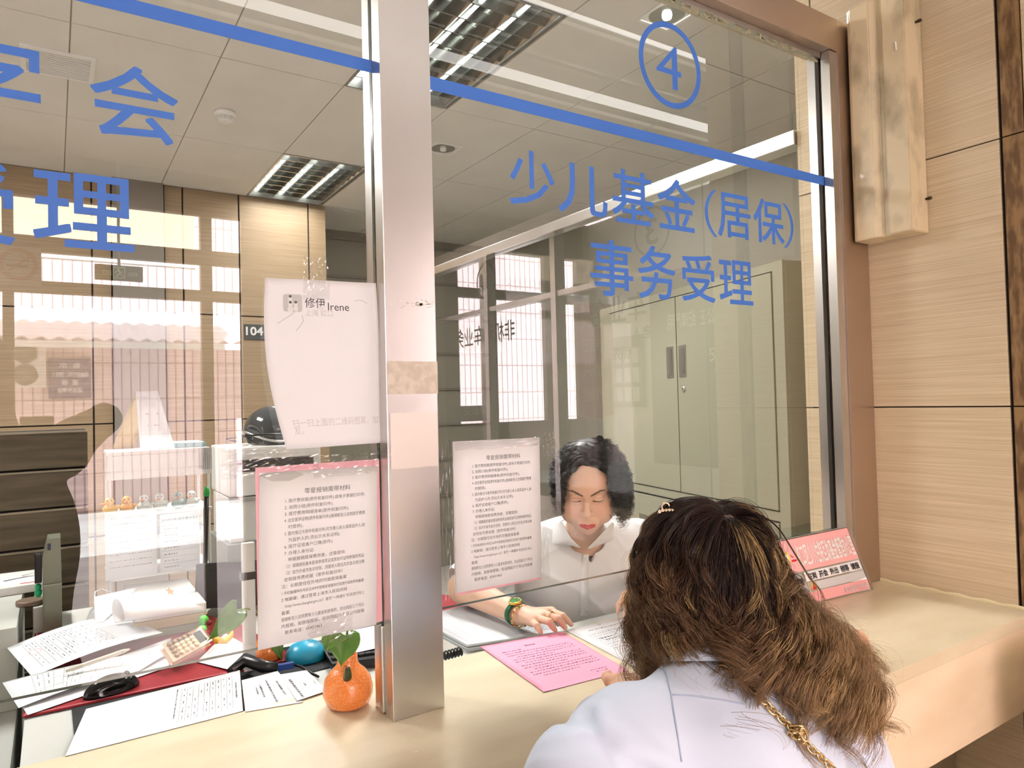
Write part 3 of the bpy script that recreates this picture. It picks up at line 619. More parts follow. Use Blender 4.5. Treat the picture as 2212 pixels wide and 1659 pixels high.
for (u0, u1) in ((-.013, .565), (.60, 1.214)):
    z = -.468
    for h_ in (.33, .33, .33):
        d = MB(); d.box(u0, u1, -.004, .010, z-h_+.004, z-.004, .002, CM); do = d.build('drawer', CAB, t)
        m = (u0+u1)/2
        h = MB(); h.box(m-.06, m+.06, -.0065, -.0045, z-.15, z-.10, .001, CM); h.mi = 1; h.box(m-.05, m+.05, -.0075, -.0066, z-.135, z-.105, 0, CM); h.build('pull', [ALU, MATS['recess']], do)
        b = MB(); b.lathe([(.009, 0), (.009, .003), (.001, .005)], 16, CM @ Matrix.Translation((u1-.12 if u0 > .3 else m, -.004, z-.05)) @ Matrix.Rotation(math.pi/2, 4, 'X')); b.build('drawer_lock', STEEL, do, True); z -= h_
# office partition boards (dark brown slats) at the left
t = thing('slatted_cabinet', 'dark brown cabinet with wide horizontal boards at the far left of the office', 'cabinet', (-.8, 1.8, 0))
SL = mat('dark_brown_board', rgb(98, 86, 66), .6, noise=(rgb(74, 62, 46), (4, 4, 40), 5, .35, .65))
MB().box(-2.2, .10, 1.72, 2.1, 0, CZ-.07).build('carcass', DARK, t)
b = MB()
for k in range(9): b.box(-2.2, .10, 1.70, 1.72, CZ-.07-.135*(k+1)+.010, CZ-.07-.135*k-.004, .003)
b.build('boards', SL, t); b = MB()
for k in range(9): b.box(-2.2, .10, 1.698, 1.7195, CZ-.07-.135*k-.004, CZ-.07-.135*k+.002)
b.build('edge_trims', mat('pale_edge', rgb(150, 138, 118), .5), t)
t = thing('door_number_plate', 'dark plate with the number 104 on the office back wall', 'plate', at(550, 717, 1, 4.44))
a, c = at(527, 700, 1, 4.445), at(573, 735, 1, 4.445); MB().box(a[0], c[0], 4.44, 4.449, c[2], a[2], .002).build('plate', mat('plate_slate', rgb(52, 56, 58), .4), t)
b = MB(); text(b, '104', frame((a[0]+.012, 4.438, c[2]+.035), (1, 0, 0), (0, 0, 1)), fit=((c[0]-a[0])*.82, (a[2]-c[2])*.55), bold=.03); b.build('number', ALU, t)
# ================================================================ paper
PAPER = mat('white_paper', rgb(232, 232, 234), .6); PAPERG = mat('grey_white_paper', rgb(214, 218, 222), .6)
INK = mat('black_ink', rgb(84, 84, 90), .7); INKG = mat('grey_ink', rgb(150, 150, 150), .7); PINK = mat('pink_paper', rgb(242, 160, 186), .6)
INKP = mat('plum_ink', rgb(110, 50, 80), .7); SEALR = mat('stamp_red', rgb(214, 96, 104), .6)
class Sheet:
    """a thin sheet spanned by four corner points TL, TR, BR, BL; f(u, v) lifts it"""
    def __init__(s, c, f=None, n=14, th=.0006):
        s.c = [Vector(p) for p in c]; s.f = f or (lambda u, v: 0.0); s.n = n; s.th = th
        s.w = (s.c[1]-s.c[0]).length; s.h = (s.c[3]-s.c[0]).length
        s.nrm = (s.c[1]-s.c[0]).cross(s.c[0]-s.c[3]).normalized()
    def P(s, u, v, off=0.0):
        p = (s.c[0]*(1-u)+s.c[1]*u)*(1-v)+(s.c[3]*(1-u)+s.c[2]*u)*v
        d = s.f(u, v)
        if isinstance(d, (tuple, list)): p = p+Vector(d)
        else: p = p+Vector((0, 0, d)) if abs(s.nrm.z) > .5 else p+s.nrm*d
        return p+s.nrm*off
    def make(s, name, m, parent=None):
        n = s.n; V = []; Fc = []
        for k in (0, 1):
            for j in range(n+1):
                for i in range(n+1): V.append(s.P(i/n, j/n, s.th if k else 0))
        N2 = (n+1)**2
        for j in range(n):
            for i in range(n):
                a = j*(n+1)+i; q = (a, a+1, a+n+2, a+n+1); Fc += [q, tuple(x+N2 for x in q[::-1])]
        for i in range(n):
            for (a, b) in ((i, i+1), (n*(n+1)+i+1, n*(n+1)+i), ((i+1)*(n+1), i*(n+1)), (i*(n+1)+n, (i+1)*(n+1)+n)): Fc.append((a, b, b+N2, a+N2))
        return mesh_obj(name, V, Fc, m, parent, True)
    def strip(s, mb, u0, v0, u1, v1, wd=.0005, seg=1):
        for k in range(seg):
            a, b = k/seg, (k+1)/seg; ua, va, ub, vb = u0+(u1-u0)*a, v0+(v1-v0)*a, u0+(u1-u0)*b, v0+(v1-v0)*b
            du, dv = (ub-ua)*s.w, (vb-va)*s.h; L = math.hypot(du, dv) or 1; pu, pv = -dv/L*wd/2/s.w, du/L*wd/2/s.h; o = s.th+.0003
            mb.add([s.P(ua-pu, va-pv, o), s.P(ub-pu, vb-pv, o), s.P(ub+pu, vb+pv, o), s.P(ua+pu, va+pv, o)], [(0, 1, 2, 3)])
    def scrib(s, mb, u0, v, u1, h=.0022, rs=None, seg=1, vert=False):
        """a row of tiny illegible word marks"""
        rs = rs or random.Random(int(v*1e4+u0*77)); u = u0
        while u < u1:
            L = (.002+rs.random()*.006)/s.w; e = min(u+L, u1); s.strip(mb, u, v, e, v, h*(.5+.5*rs.random())) if not vert else s.strip(mb, v, u, v, e, h*(.5+.5*rs.random())); u = e+(.0012+rs.random()*.003)/s.w
    def text(s, mb, body, u, v, size, xs=1.0, bold=.004, o=.0003):
        V, Fc = glyphs(body, bold, 0.0, 'LEFT'); mb.add([s.P(u+p[0]*size*xs/s.w, v-p[1]*size/s.h, s.th+o) for p in V], Fc)
LINES = [(.36, .012, '零星报销需带材料', 1.45, .05), (.20, 0, '1. 医疗费收据(原件和复印件),或电子票据打印件;', 1, 0), (.20, 0, '2. 出院小结(原件和复印件);', 1, 0), (.20, 0, '3. 医疗费用明细清单(原件和复印件);', 1, 0),
         (.20, 0, '4. 出生医学证明(原件和复印件)(报销新生儿住院医疗费用', 1, 0), (.23, 0, '时提供);', 1, 0), (.20, 0, '5. 国内借记卡原件和复印件(可为患儿本人或其监护人,如', 1, 0), (.23, 0, '为监护人的,须出示关系证明);', 1, 0),
         (.20, 0, '6. 医疗证或者户口簿(原件);', 1, 0), (.20, 0, '7. 办理人身份证;', 1, 0), (.23, 0, '申报报销居保费用者，还需提供:', 1, 0), (.20, 0, '（1）城镇居民基本医保参保凭证或其他可证明参保的凭证;', 1, 0), (.20, 0, '（2）如为外省市急诊住院，须提供入院当天的急诊就诊病', 1, 0),
         (.20, 0, '史和挂号费收据（原件和复印件）', 1, 0), (.18, 0, '注：长期居住在外地的可做医保备案', 1, 0), (.18, 0, '1 手机端:随申办市民云APP中搜索医保服务栏目进行自助异地备案.', .88, .02), (.18, 0, '2 电脑端：通过登录上海市人民政府网', .96, .02),
         (.19, 0, '（http://www.shanghai.gov.cn/）首页“一网通办”栏目进行网上', .88, 0), (.18, 0, '备案.', 1, 0), (.18, 0, '报销新生儿住院费有少儿基金和居保的，在出院起三个月以', 1, 0), (.18, 0, '内报销，如居保报销，在出院起六个月以内报销', 1, 0), (.21, 0, '联系电话：65451463', 1, 0)]
def notice(name, label, c, back, m, dy, film=None):
    t = thing(name, label, 'notice', c[3]); s = Sheet(c, th=.0004, n=6); s.make('page', m, t)
    b = MB(); v0, dv = .135, .0380; sz = .0072
    for i, (u, _, tx, k, bd) in enumerate(LINES):
        v = v0+dv*i+(.008 if i else 0)
        V, Fc = glyphs(tx, -.002+bd*.5, 0.0, 'LEFT'); wtext = V[:, 0].max()*sz*k/s.w
        kk = min(1.0, (.885-u)/wtext); s.text(b, tx, u, v, sz*k, kk)
    b.build('lettering', mat('print_grey', rgb(96, 96, 98), .7), t)
    if back:
        MB().box(back[0], back[1], dy+.0006, dy+.0012, back[2], back[3]).build('pink_backing', mat('pale_pink_paper', rgb(236, 176, 186), .6), t)['label'] = 'pink backing sheet showing along the edge'
    return t, s
FILM = glass_mat('clear_film', (.97, .97, .97, 1), 1.6)
def wrinkled(name, x0, x1, z0, z1, y, parent, seed=1, n=26, amp=.0035):
    rs = np.random.default_rng(seed); a = rs.normal(size=(6, 4)); V = []; Fc = []
    for j in range(n+1):
        for i in range(n+1):
            u, v = i/n, j/n; d = sum(abs(math.sin((a[k, 0]*u+a[k, 1]*v)*9+a[k, 2]*5))**.6*a[k, 3] for k in range(6))*amp
            V.append((x0+(x1-x0)*u, y-abs(d)-.0005, z0+(z1-z0)*v+(rs.random()-.5)*.004*(j in (0, n))))
    for j in range(n):
        for i in range(n): q = j*(n+1)+i; Fc.append((q, q+1, q+n+2, q+n+1))
    o = mesh_obj(name, V, Fc, FILM, parent); o.modifiers.new('s', 'SOLIDIFY').thickness = .0003; return o
yN = -.0085
Lc = [at(560, 1022, 1, yN), at(815, 1006, 1, yN), at(813, 1349, 1, yN), at(557, 1405, 1, yN)]
t, s = notice('posted_notice', 'white printed notice with pink edge taped to the left pane beside the steel post', Lc, (Lc[3][0]+.001, Lc[1][0]+.004, Lc[3][2]+.006, at(700, 1000, 1, yN)[2]), PAPER, yN)
b = MB(); b.prism([(p[0], p[1]) for p in ((Lc[0][0], Lc[0][2]-.004), (Lc[0][0]+.012, Lc[0][2]-.001), (Lc[0][0]+.06, Lc[0][2]-.0015), (Lc[0][0]+.075, Lc[0][2]-.008), (Lc[0][0]+.05, Lc[0][2]-.017), (Lc[0][0]+.02, Lc[0][2]-.015))], yN-.0009, yN-.0006)
b.build('torn_glue_patch', mat('glue_grey', rgb(176, 176, 172), .4), t)
wrinkled('tape_strip', Lc[0][0]-.06, Lc[0][0]+.10, Lc[0][2]-.006, Lc[0][2]+.05, yN, t, 3)
wrinkled('tape_strip', Lc[2][0]-.13, Lc[2][0]-.05, Lc[2][2]-.012, Lc[2][2]+.035, yN-.001, t, 5, 14)
wrinkled('tape_strip', Lc[1][0]-.12, Lc[1][0]+.0, Lc[1][2]-.012, Lc[1][2]+.025, yN-.001, t, 8, 18)
Rc = [at(978, 954, 1, yN), at(1165, 945, 1, yN), at(1170, 1247, 1, yN), at(983, 1282, 1, yN)]
t, s = notice('posted_notice', 'white printed notice on the right pane in front of the clerk in the white shirt', Rc, (Rc[3][0]+.001, Rc[2][0]-.0005, Rc[3][2]-.005, Rc[3][2]+.02), PAPER, yN)
wrinkled('tape_strip', Rc[0][0]+.004, Rc[1][0]-.004, Rc[0][2]-.018, Rc[0][2]-.002, yN-.001, t, 11, 18)
wrinkled('plastic_sleeve', Rc[0][0]-.03, Rc[0][0]-.001, Rc[3][2]-.01, Rc[0][2]+.005, yN, t, 13, 30, .006)
wrinkled('plastic_sleeve', Rc[1][0]+.001, Rc[1][0]+.035, Rc[1][2]-.05, Rc[1][2]+.01, yN, t, 17, 20, .006)
wrinkled('tape_strip', Rc[2][0]+.001, Rc[2][0]+.02, Rc[2][2]-.004, Rc[2][2]+.14, yN, t, 19, 20, .003)
# sheet with name and portrait, curling off the glass; the square code is left out
Qc = [at(573, 600, 1, yN), at(811, 612, 1, yN), at(828, 956, 1, yN), at(611, 970, 1, yN)]
def curl(u, v): return (-.016*math.sin(math.pi*v)*(1-u)**2.2*1.0, -.022*v*(1-u)**1.5-.004*math.sin(3*v+u*4)**2, 0)
t = thing('contact_sheet', 'curling white sheet with name and small grey portrait taped on the left pane', 'notice', Qc[3])
s = Sheet(Qc, curl, 22, .0004); s.make('page', PAPER, t)
b = MB(); s.text(b, '修伊', .325, .165, .0195, .95, .0); s.text(b, 'Irene', .525, .180, .0195, 1.0, .0); b.build('name_lettering', mat('dark_print', rgb(70, 70, 74), .7), t)
b = MB(); s.text(b, '上海 虹口', .325, .215, .0125, .95, -.004); s.text(b, '扫一扫上面的二维码图案，加我为朋', .115, .872, .0150, .86, -.004); s.text(b, '友。', .115, .915, .0150, .86, -.004); b.build('faint_lettering', mat('pale_print', rgb(204, 200, 200), .7), t)
def blobq(mb, u, v, ru, rv, n=20, pw=2.0, o=.0003):
    V = [s.P(u, v, s.th+o)]
    for k in range(n):
        a = 2*math.pi*k/n; ca, sa = math.cos(a), math.sin(a); V.append(s.P(u+ru*math.copysign(abs(ca)**(2/pw), ca), v+rv*math.copysign(abs(sa)**(2/pw), sa), s.th+o))
    mb.add(V, [(0, 1+(k+1) % n, 1+k) for k in range(n)])
b = MB(); blobq(b, .225, .145, .078, .052, 28, 8); b.build('portrait_square', mat('portrait_grey', rgb(196, 196, 196), .7), t)
b = MB()
for (u, v, q) in ((.205, .118, 1), (.205, .155, 1.15), (.25, .152, 1)): blobq(b, u, v, .016*q, .015*q, o=.0005); blobq(b, u, v+.026*q, .020*q, .018*q, o=.0005)
blobq(b, .47, .172, .026, .014, o=.0005); b.build('portrait_figures', mat('figure_grey', rgb(226, 226, 226), .7), t)
b = MB()
for (u, v) in ((.205, .106), (.205, .141), (.25, .140)): blobq(b, u, v, .012, .008, o=.0007)
b.build('portrait_hair', mat('figure_dark', rgb(96, 96, 98), .7), t)
b = MB()
for pts in (((.10, .27), (.16, .24), (.22, .21), (.25, .19)), ((.30, .215), (.31, .25), (.27, .29), (.245, .31)), ((.78, .12), (.82, .11), (.86, .115), (.9, .13))):
    for p, q in zip(pts[:-1], pts[1:]): s.strip(b, p[0], p[1], q[0], q[1], .0006)
b.build('crease_shade_lines', mat('crease_shade_grey', rgb(150, 148, 148), .7), t)  # shade along the paper folds painted as flat grey strips
wrinkled('tape_strip', at(650, 570, 1, yN)[0], at(705, 570, 1, yN)[0], at(700, 650, 1, yN)[2], at(700, 560, 1, yN)[2], yN-.006, t, 23, 20, .004)
# ================================================================ papers on the counter
def cpt(x, y, z): return Vector(at(x, y, 2, z))
z = CT+.0008
s = Sheet([cpt(1036, 1397, z), cpt(1215, 1365, z), cpt(1357, 1448, z), cpt(1174, 1496, z)], lambda u, v: .004*max(0, .12-u)+.0015*math.sin(v*9)**2*(u < .5)*(.5-u), 18)
t = thing('pink_letter', 'pink printed letter lying on the counter under the right pane', 'letter', s.P(.5, .5)); s.make('page', PINK, t)
b = MB(); s.text(b, '慰问信', .42, .17, .0085, 1.1, .01)
rs = random.Random(2)
for i in range(13):
    v = .22+.045*i; u0 = .12 if i % 3 else .2; s.scrib(b, u0 if i else .12, v, (.35 if i == 0 else (.9 if i % 4 else .62)), .0036, rs)
s.scrib(b, .66, .86, .86, .0034, rs); s.scrib(b, .70, .90, .84, .0034, rs); b.build('print_marks', INKP, t)
s = Sheet([cpt(1222, 1362, z), cpt(1392, 1322, z), cpt(1530, 1392, z), cpt(1380, 1446, z)], lambda u, v: .0, 8)
t = thing('application_form', 'white application form with a clip beside the pink letter, under the curly hair', 'form', s.P(.5, .5)); s.make('page', PAPER, t)
b = MB(); s.scrib(b, .18, .13, .75, .0042, rs)
for i in range(12): s.strip(b, .1, .2+.05*i, .92, .2+.05*i, .0004, 4); s.scrib(b, .12, .225+.05*i, .4 if i % 3 else .8, .0024, rs)
for u in (.1, .36, .6, .92): s.strip(b, u, .2, u, .75, .0004, 4)
s.scrib(b, .14, .34, .3, .006, rs); s.scrib(b, .18, .39, .34, .006, rs); b.build('print_marks', INK, t)
b = MB(); p = s.P(.36, .0, .001); d = (s.c[1]-s.c[0]).normalized(); e = (s.c[3]-s.c[0]).normalized()
b.tube([p+e*.02, p-e*.004, p-e*.004+d*.006, p+e*.016+d*.006, p+e*.016+d*.0015, p+e*.002+d*.0015], .0006, 6); tag(b.build('paper_clip', STEEL), 'small wire clip on the edge of the white application form', 'paper clip')
# ledger pages left of the pink letter (on the inner desk)
z2 = DZ+.022
st = thing('paper_stack', 'stack of ruled white tables under the clerk\'s forearm, right of the post', 'paper stack', cpt(1000, 1370, DZ))
q = [cpt(900, 1350, DZ), cpt(1120, 1290, DZ), cpt(1215, 1380, DZ), cpt(1010, 1410, DZ)]
for k in range(5):
    s = Sheet([p+Vector((.002*math.sin(k*3), .002*math.cos(k*2), .004*k+.0005)) for p in q], None, 4, .0034); s.make('page', PAPERG, st)
b = MB()
for i in range(30): s.strip(b, .03, .05+.03*i, .97, .05+.03*i, .0004); s.scrib(b, .55, .06+.03*i, .93, .0022, rs)
for i in range(9): s.strip(b, .05+.1*i, .05, .05+.1*i, .93, .0004)
b.build('print_marks', INK, st)
# nameplate
BL, BR = Vector(at(1703, 1316, 2, CT)), Vector(at(1881, 1272, 2, CT)); TR_, TL_ = Vector(at(1828, 1137, 1, -.054)), Vector(at(1655, 1172, 1, -.046))
t = thing('desk_nameplate', 'pink and silver standing nameplate leaning on the counter by the end post', 'nameplate', (BL+BR)/2)
s = Sheet([TL_, TR_, BR+Vector((0, 0, .001)), BL+Vector((0, 0, .001))], None, 4, .006); s.make('plate', ALU, t)
def face(u0, v0, u1, v1, name, m, o=.0004):
    b = MB(); P_ = lambda u, v, q: s.P(u, v, s.th+q); b.add([P_(u0, v0, 0), P_(u1, v0, 0), P_(u1, v1, 0), P_(u0, v1, 0), P_(u0, v0, o), P_(u1, v0, o), P_(u1, v1, o), P_(u0, v1, o)], [(0, 1, 2, 3), (7, 6, 5, 4), (0, 4, 5, 1), (1, 5, 6, 2), (2, 6, 7, 3), (3, 7, 4, 0)]); return b.build(name, m, t)
NP = mat('nameplate_pink', rgb(244, 176, 176), .4)
face(.04, .015, .975, .50, 'top_panel', NP); face(.04, .83, .975, .985, 'bottom_panel', NP); face(.275, .525, .965, .665, 'white_panel', PAPER)
face(.275, .69, .965, .81, 'silver_panel', mat('silver_panel', rgb(206, 206, 208), .35)); face(.045, .525, .245, .81, 'name_panel', mat('grey_panel', rgb(178, 180, 182), .4))
face(.05, .53, .135, .805, 'portrait_card', mat('portrait_blue', rgb(150, 208, 226), .5), .0008)
def ellq(u, v, ru, rv, name, m, o): b = MB(); blobq(b, u, v, ru, rv, 24, 2, o); return b.build(name, m, t)
ellq(.092, .615, .030, .062, 'portrait_hair', mat('portrait_black', rgb(30, 28, 30), .6), .0010); ellq(.092, .64, .019, .045, 'portrait_face', mat('portrait_skin', rgb(240, 214, 200), .6), .0012)
ellq(.092, .765, .036, .040, 'portrait_collar', mat('portrait_red', rgb(168, 40, 56), .6), .0010)
ellq(.115, .27, .062, .115, 'emblem_petals', mat('emblem_yellow', rgb(246, 220, 70), .5), .0006); ellq(.115, .27, .045, .084, 'emblem_disc', PAPER, .0008)
RC = mat('red_cross_red', rgb(206, 34, 44), .5); b = MB()
for (a1, b1, a2, b2) in ((.115-.008, .27-.055, .115+.008, .27+.055), (.115-.030, .27-.015, .115+.030, .27+.015)): b.add([s.P(a1, b1, s.th+.001), s.P(a2, b1, s.th+.001), s.P(a2, b2, s.th+.001), s.P(a1, b2, s.th+.001)], [(0, 1, 2, 3)])
b.build('red_cross', RC, t)
ellq(.215, .235, .024, .045, 'round_badge', RC, .0006); ellq(.215, .325, .034, .018, 'badge_base', RC, .0006)
b = MB(); V, Fc = glyphs('虹口区少儿住院互助基金管理办公室', .035, 0, 'LEFT'); w0 = V[:, 0].max(); b.add([s.P(.262+p[0]/w0*.70, .40-p[1]*.34, s.th+.0022) for p in V], Fc); b.build('white_lettering', mat('white_print', rgb(250, 246, 244), .5), t); b = MB()
V, Fc = glyphs('虹口区红十字会', .03, 0, 'LEFT'); w0 = V[:, 0].max(); b.add([s.P(.66+p[0]/w0*.29, .95-p[1]*.10, s.th+.0022) for p in V], Fc); b.build('white_lettering', mat('white_print', rgb(250, 246, 244), .5), t)
b = MB(); V, Fc = glyphs('在岗  开会  外出  稍等  请假', .03, 0, 'LEFT'); w0 = V[:, 0].max(); b.add([s.P(.30+p[0]/w0*.64, .635-p[1]*.105, s.th+.0022) for p in V], Fc); b.build('black_lettering', mat('nameplate_black', rgb(40, 40, 44), .6), t); b = MB()
V, Fc = glyphs('傅敏', .03, 0, 'LEFT'); w0 = V[:, 0].max(); b.add([s.P(.15+p[0]/w0*.085, .69-p[1]*.12, s.th+.0022) for p in V], Fc); b.build('black_lettering', MATS['nameplate_black'], t)
face(.29, .695, .365, .81, 'slider', mat('slider_tan', rgb(206, 178, 120), .5), .002)
b = MB(); b.add([s.P(.327, .71, s.th+.0024), s.P(.352, .80, s.th+.0024), s.P(.302, .80, s.th+.0024)], [(0, 2, 1)]); b.build('red_pointer', RC, t)
for (u0, u1) in ((0, .032), (.978, 1)): face(u0, 0, u1, 1, 'edge_rail', ALU, .003)
b = MB(); nn = (s.nrm if s.nrm.y > 0 else -s.nrm); mt = (s.c[0]+s.c[1])/2; mbp = (s.c[2]+s.c[3])/2; xd = (s.c[1]-s.c[0]).normalized()
top = mt*.8+mbp*.2; foot = Vector((mbp.x, mbp.y+.07, CT+.001)); foot.y = min(foot.y, -.046); foot.y = max(foot.y, mbp.y+.01); w3 = xd*.06
b.add([top-w3, top+w3, foot+w3, foot-w3, top-w3+Vector((0, .002, 0)), top+w3+Vector((0, .002, 0)), foot+w3+Vector((0, .002, 0)), foot-w3+Vector((0, .002, 0))], [(0, 1, 2, 3), (4, 7, 6, 5), (0, 3, 7, 4), (1, 5, 6, 2), (0, 4, 5, 1), (3, 2, 6, 7)]); b.build('rear_strut', ALU, t)
# ================================================================ orange vase with cutting
ORG = mat('orange_glaze', rgb(240, 128, 52), .16, coat=.6, noise=(rgb(248, 166, 96), (430, 430, 430), 2, .47, .60), bump=((430, 430, 430), .6, .001))
LEAF = mat('pothos_leaf', rgb(70, 112, 38), .35, noise=(rgb(96, 140, 52), (30, 30, 30), 3, .3, .7), coat=.2); STEM = mat('green_stem', rgb(128, 160, 84), .4); DGR = mat('dark_green_glaze', rgb(44, 62, 30), .18, coat=.6)
def leaf(mb, base, tip, wd, up, fold=.25, droop=.15, n=14):
    base, tip = Vector(base), Vector(tip); d = tip-base; L = d.length; d.normalize(); sd = d.cross(Vector(up)).normalized(); nn = sd.cross(d).normalized(); V = []; Fc = []; m = 8
    for i in range(n+1):
        t_ = i/n; wv = wd*(math.sin(math.pi*min(1, t_*.62+.30))**1.1 if t_ > .02 else .55)*(1-t_**3)*1.0
        for j in range(-m, m+1):
            q = j/m; back = -.16*L*abs(q)**1.3*(1-t_)**3*(1 if abs(q) > .1 else 0)
            V.append(base+d*(L*t_+back)+sd*(wv*q)+nn*(abs(q)*wv*fold-droop*L*t_*t_+.01*L*math.sin(q*6+t_*5)))
    c = 2*m+1
    for i in range(n):
        for j in range(2*m): a = i*c+j; Fc.append((a, a+1, a+c+1, a+c))
    mb.add(V, Fc)
def lobj(b, name, parent, m=None):
    o = b.build(name, m or LEAF, parent, True); o.modifiers.new('s', 'SOLIDIFY').thickness = .0007; return o
def vase(x, y, z, r, lab):
    t = thing('orange_vase', lab, 'vase', (x, y, z)); k = r/.047
    prof = [(.020, 0), (.030, .001), (.040, .008), (.0465, .024), (.047, .036), (.043, .052), (.034, .066), (.023, .076), (.0195, .082), (.0185, .096), (.0175, .098), (.0155, .096), (.0155, .080), (.01, .075)]
    pr = []
    for (a, b_) in zip(prof[:-1], prof[1:]):
        for q in range(3): pr.append((a[0]+(b_[0]-a[0])*q/3, a[1]+(b_[1]-a[1])*q/3))
    pr.append(prof[-1])
    b = MB(); b.lathe([(p[0]*k, p[1]*k) for p in pr], 48, Matrix.Translation((x, y, z))); b.build('body', ORG, t, True); return t, k
vx, vy = .463, .072
t, k = vase(vx, vy, CT, .047, 'orange ribbed-glaze vase on the counter at the foot of the steel post')
vd = np.array([0-vx, CAMY-vy]); vd = vd/np.linalg.norm(vd)
b = MB(); c_ = Vector((vx+vd[0]*.034, vy+vd[1]*.034, CT+.066)); b.ell(c_, (.008, .006, .026), 10, Matrix.Rotation(math.radians(-8), 4, 'Y') @ Matrix.Rotation(math.radians(24), 4, 'X')); b.build('leaf_ornament', DGR, t, True)
t = thing('pothos_cutting', 'green pothos cutting with heart-shaped leaf standing in the orange vase by the post', 'plant', (vx, vy, CT+.08))
b = MB(); b.tube([(vx-.003, vy, CT+.078), (vx-.002, vy, CT+.12), (vx+.006, vy+.002, CT+.17), (vx+.012, vy+.002, CT+.21)], .0022, 6); b.build('stem', STEM, t, True)
b = MB(); b.tube([(vx+.004, vy+.002, CT+.078), (vx+.008, vy, CT+.13), (vx+.02, vy+.004, CT+.19), (vx+.022, vy+.006, CT+.23)], .0022, 6); b.build('stem', STEM, t, True)
b = MB(); b.tube([(vx-.004, vy-.003, CT+.078), (vx-.010, vy-.004, CT+.11), (vx-.016, vy-.012, CT+.133)], .0018, 6); b.build('stem', STEM, t, True)
p0 = at(745, 1372, 1, .045); p1 = at(736, 1440, 1, .022); b = MB(); leaf(b, p0, p1, .030, (-.4, -1, .3), .3, .05); lobj(b, 'leaf', t)
p0 = at(716, 1378, 1, .05); p1 = at(703, 1408, 1, .03); b = MB(); leaf(b, p0, p1, .016, (-.6, -1, .2), .3, .05); lobj(b, 'leaf', t)
p0 = at(758, 1340, 1, .06); p1 = at(700, 1300, 1, .07); b = MB(); leaf(b, p0, p1, .026, (0, -.4, 1), .2, .1); lobj(b, 'leaf', t)
vx2, vy2, _ = at(588, 1438, 2, DZ); vy2 += .04
t, k = vase(vx2, vy2, DZ, .036, 'second orange vase half hidden behind the left notice')
t = thing('pothos_vine', 'large drooping green leaf hanging above the desk left of the notice', 'plant', (vx2, vy2, DZ+.06))
b = MB(); e_ = Vector(at(512, 1318, 1, .42)); b.tube([(vx2, vy2, DZ+.06), (vx2-.03, vy2-.02, DZ+.13), (vx2-.06, vy2-.06, DZ+.15), e_], .0018, 6); b.build('stem', STEM, t, True)
b = MB(); leaf(b, e_, at(453, 1382, 1, .36), .027, (.5, -1, .6), .25, .08); lobj(b, 'leaf', t)
b = MB(); leaf(b, (vx2+.005, vy2-.02, DZ+.075), at(612, 1430, 1, vy2-.045), .018, (0, -1, .4), .3, .1); lobj(b, 'leaf', t)
# ================================================================ inner desk and its things
DESK = mat('grey_desk', rgb(196, 198, 192), .4); BLK = mat('black_plastic', rgb(22, 22, 24), .3); BLKM = mat('black_matte', rgb(36, 38, 40), .7)
REDC = mat('red_leather', rgb(150, 22, 34), .5, bump=((300, 300, 300), .3, .001)); WPL = mat('white_plastic', rgb(226, 226, 224), .35); GPL = mat('grey_plastic', rgb(150, 152, 148), .4)
t = thing('office_desk', 'grey office desk behind the glass, covered with papers', 'desk', (.9, .8, 0))
dx0 = -.055
MB().box(dx0, .80, .172, 1.36, DZ-.03, DZ, .002).build('desktop', DESK, t); MB().box(.801, 2.02, .172, .315, DZ-.03, DZ, .002).build('shelf', DESK, t); MB().box(dx0+.01, dx0+.05, .19, 1.34, 0, DZ-.031).build('side_panel', DESK, t); MB().box(.75, .79, .19, 1.34, 0, DZ-.031).build('side_panel', DESK, t)
t = thing('side_cabinet', 'low grey-white drawer cabinet at the far left behind the pane', 'cabinet', (-.4, .9, 0))
MB().box(-.9, dx0-.03, .5, 1.5, 0, DZ-.16, .003).build('body', DESK, t); MB().box(-.9, dx0-.028, .498, 1.5, DZ-.159, DZ-.13, .003).build('top', DESK, t); MB().box(-.9, dx0-.028, .95, 1.5, DZ-.1295, DZ+.076, .003).build('upper_drawer', DESK, t)
t = thing('storage_box', 'low grey-white storage box on the desk at the far left, under the tape roll', 'box', (0, 1.1, DZ)); MB().box(dx0+.002, .012, 1.13, 1.34, DZ+.0005, DZ+.076, .003).build('body', DESK, t)
def D(x, y, h=0.0): return Vector(at(x, y, 2, DZ+h))
# desk mats
def flat(name, lab, cat, c, h, th, m, grp=None):
    s = Sheet([D(*p, h) for p in c], None, 3, th); return tag(s.make(name, m), lab, cat, grp), s
flat('desk_mat', 'black desk mat at the edge of the inner desk under the papers', 'desk mat', ((150, 1480), (700, 1385), (760, 1430), (160, 1590)), .0004, .002, BLKM)
o, s = flat('mouse_pad', 'dark red leather mouse pad under the papers and mouse', 'mouse pad', ((76, 1366), (480, 1325), (640, 1425), (48, 1552)), .003, .003, REDC)
st = MB()
for a, c in (((.005, .99), (.995, .99)), ((.01, .0), (.01, .99))): s.strip(st, a[0], a[1], c[0], c[1], .0022, 30)
put(st.build('stitching', mat('stitch_pink', rgb(220, 140, 146), .7)), o)
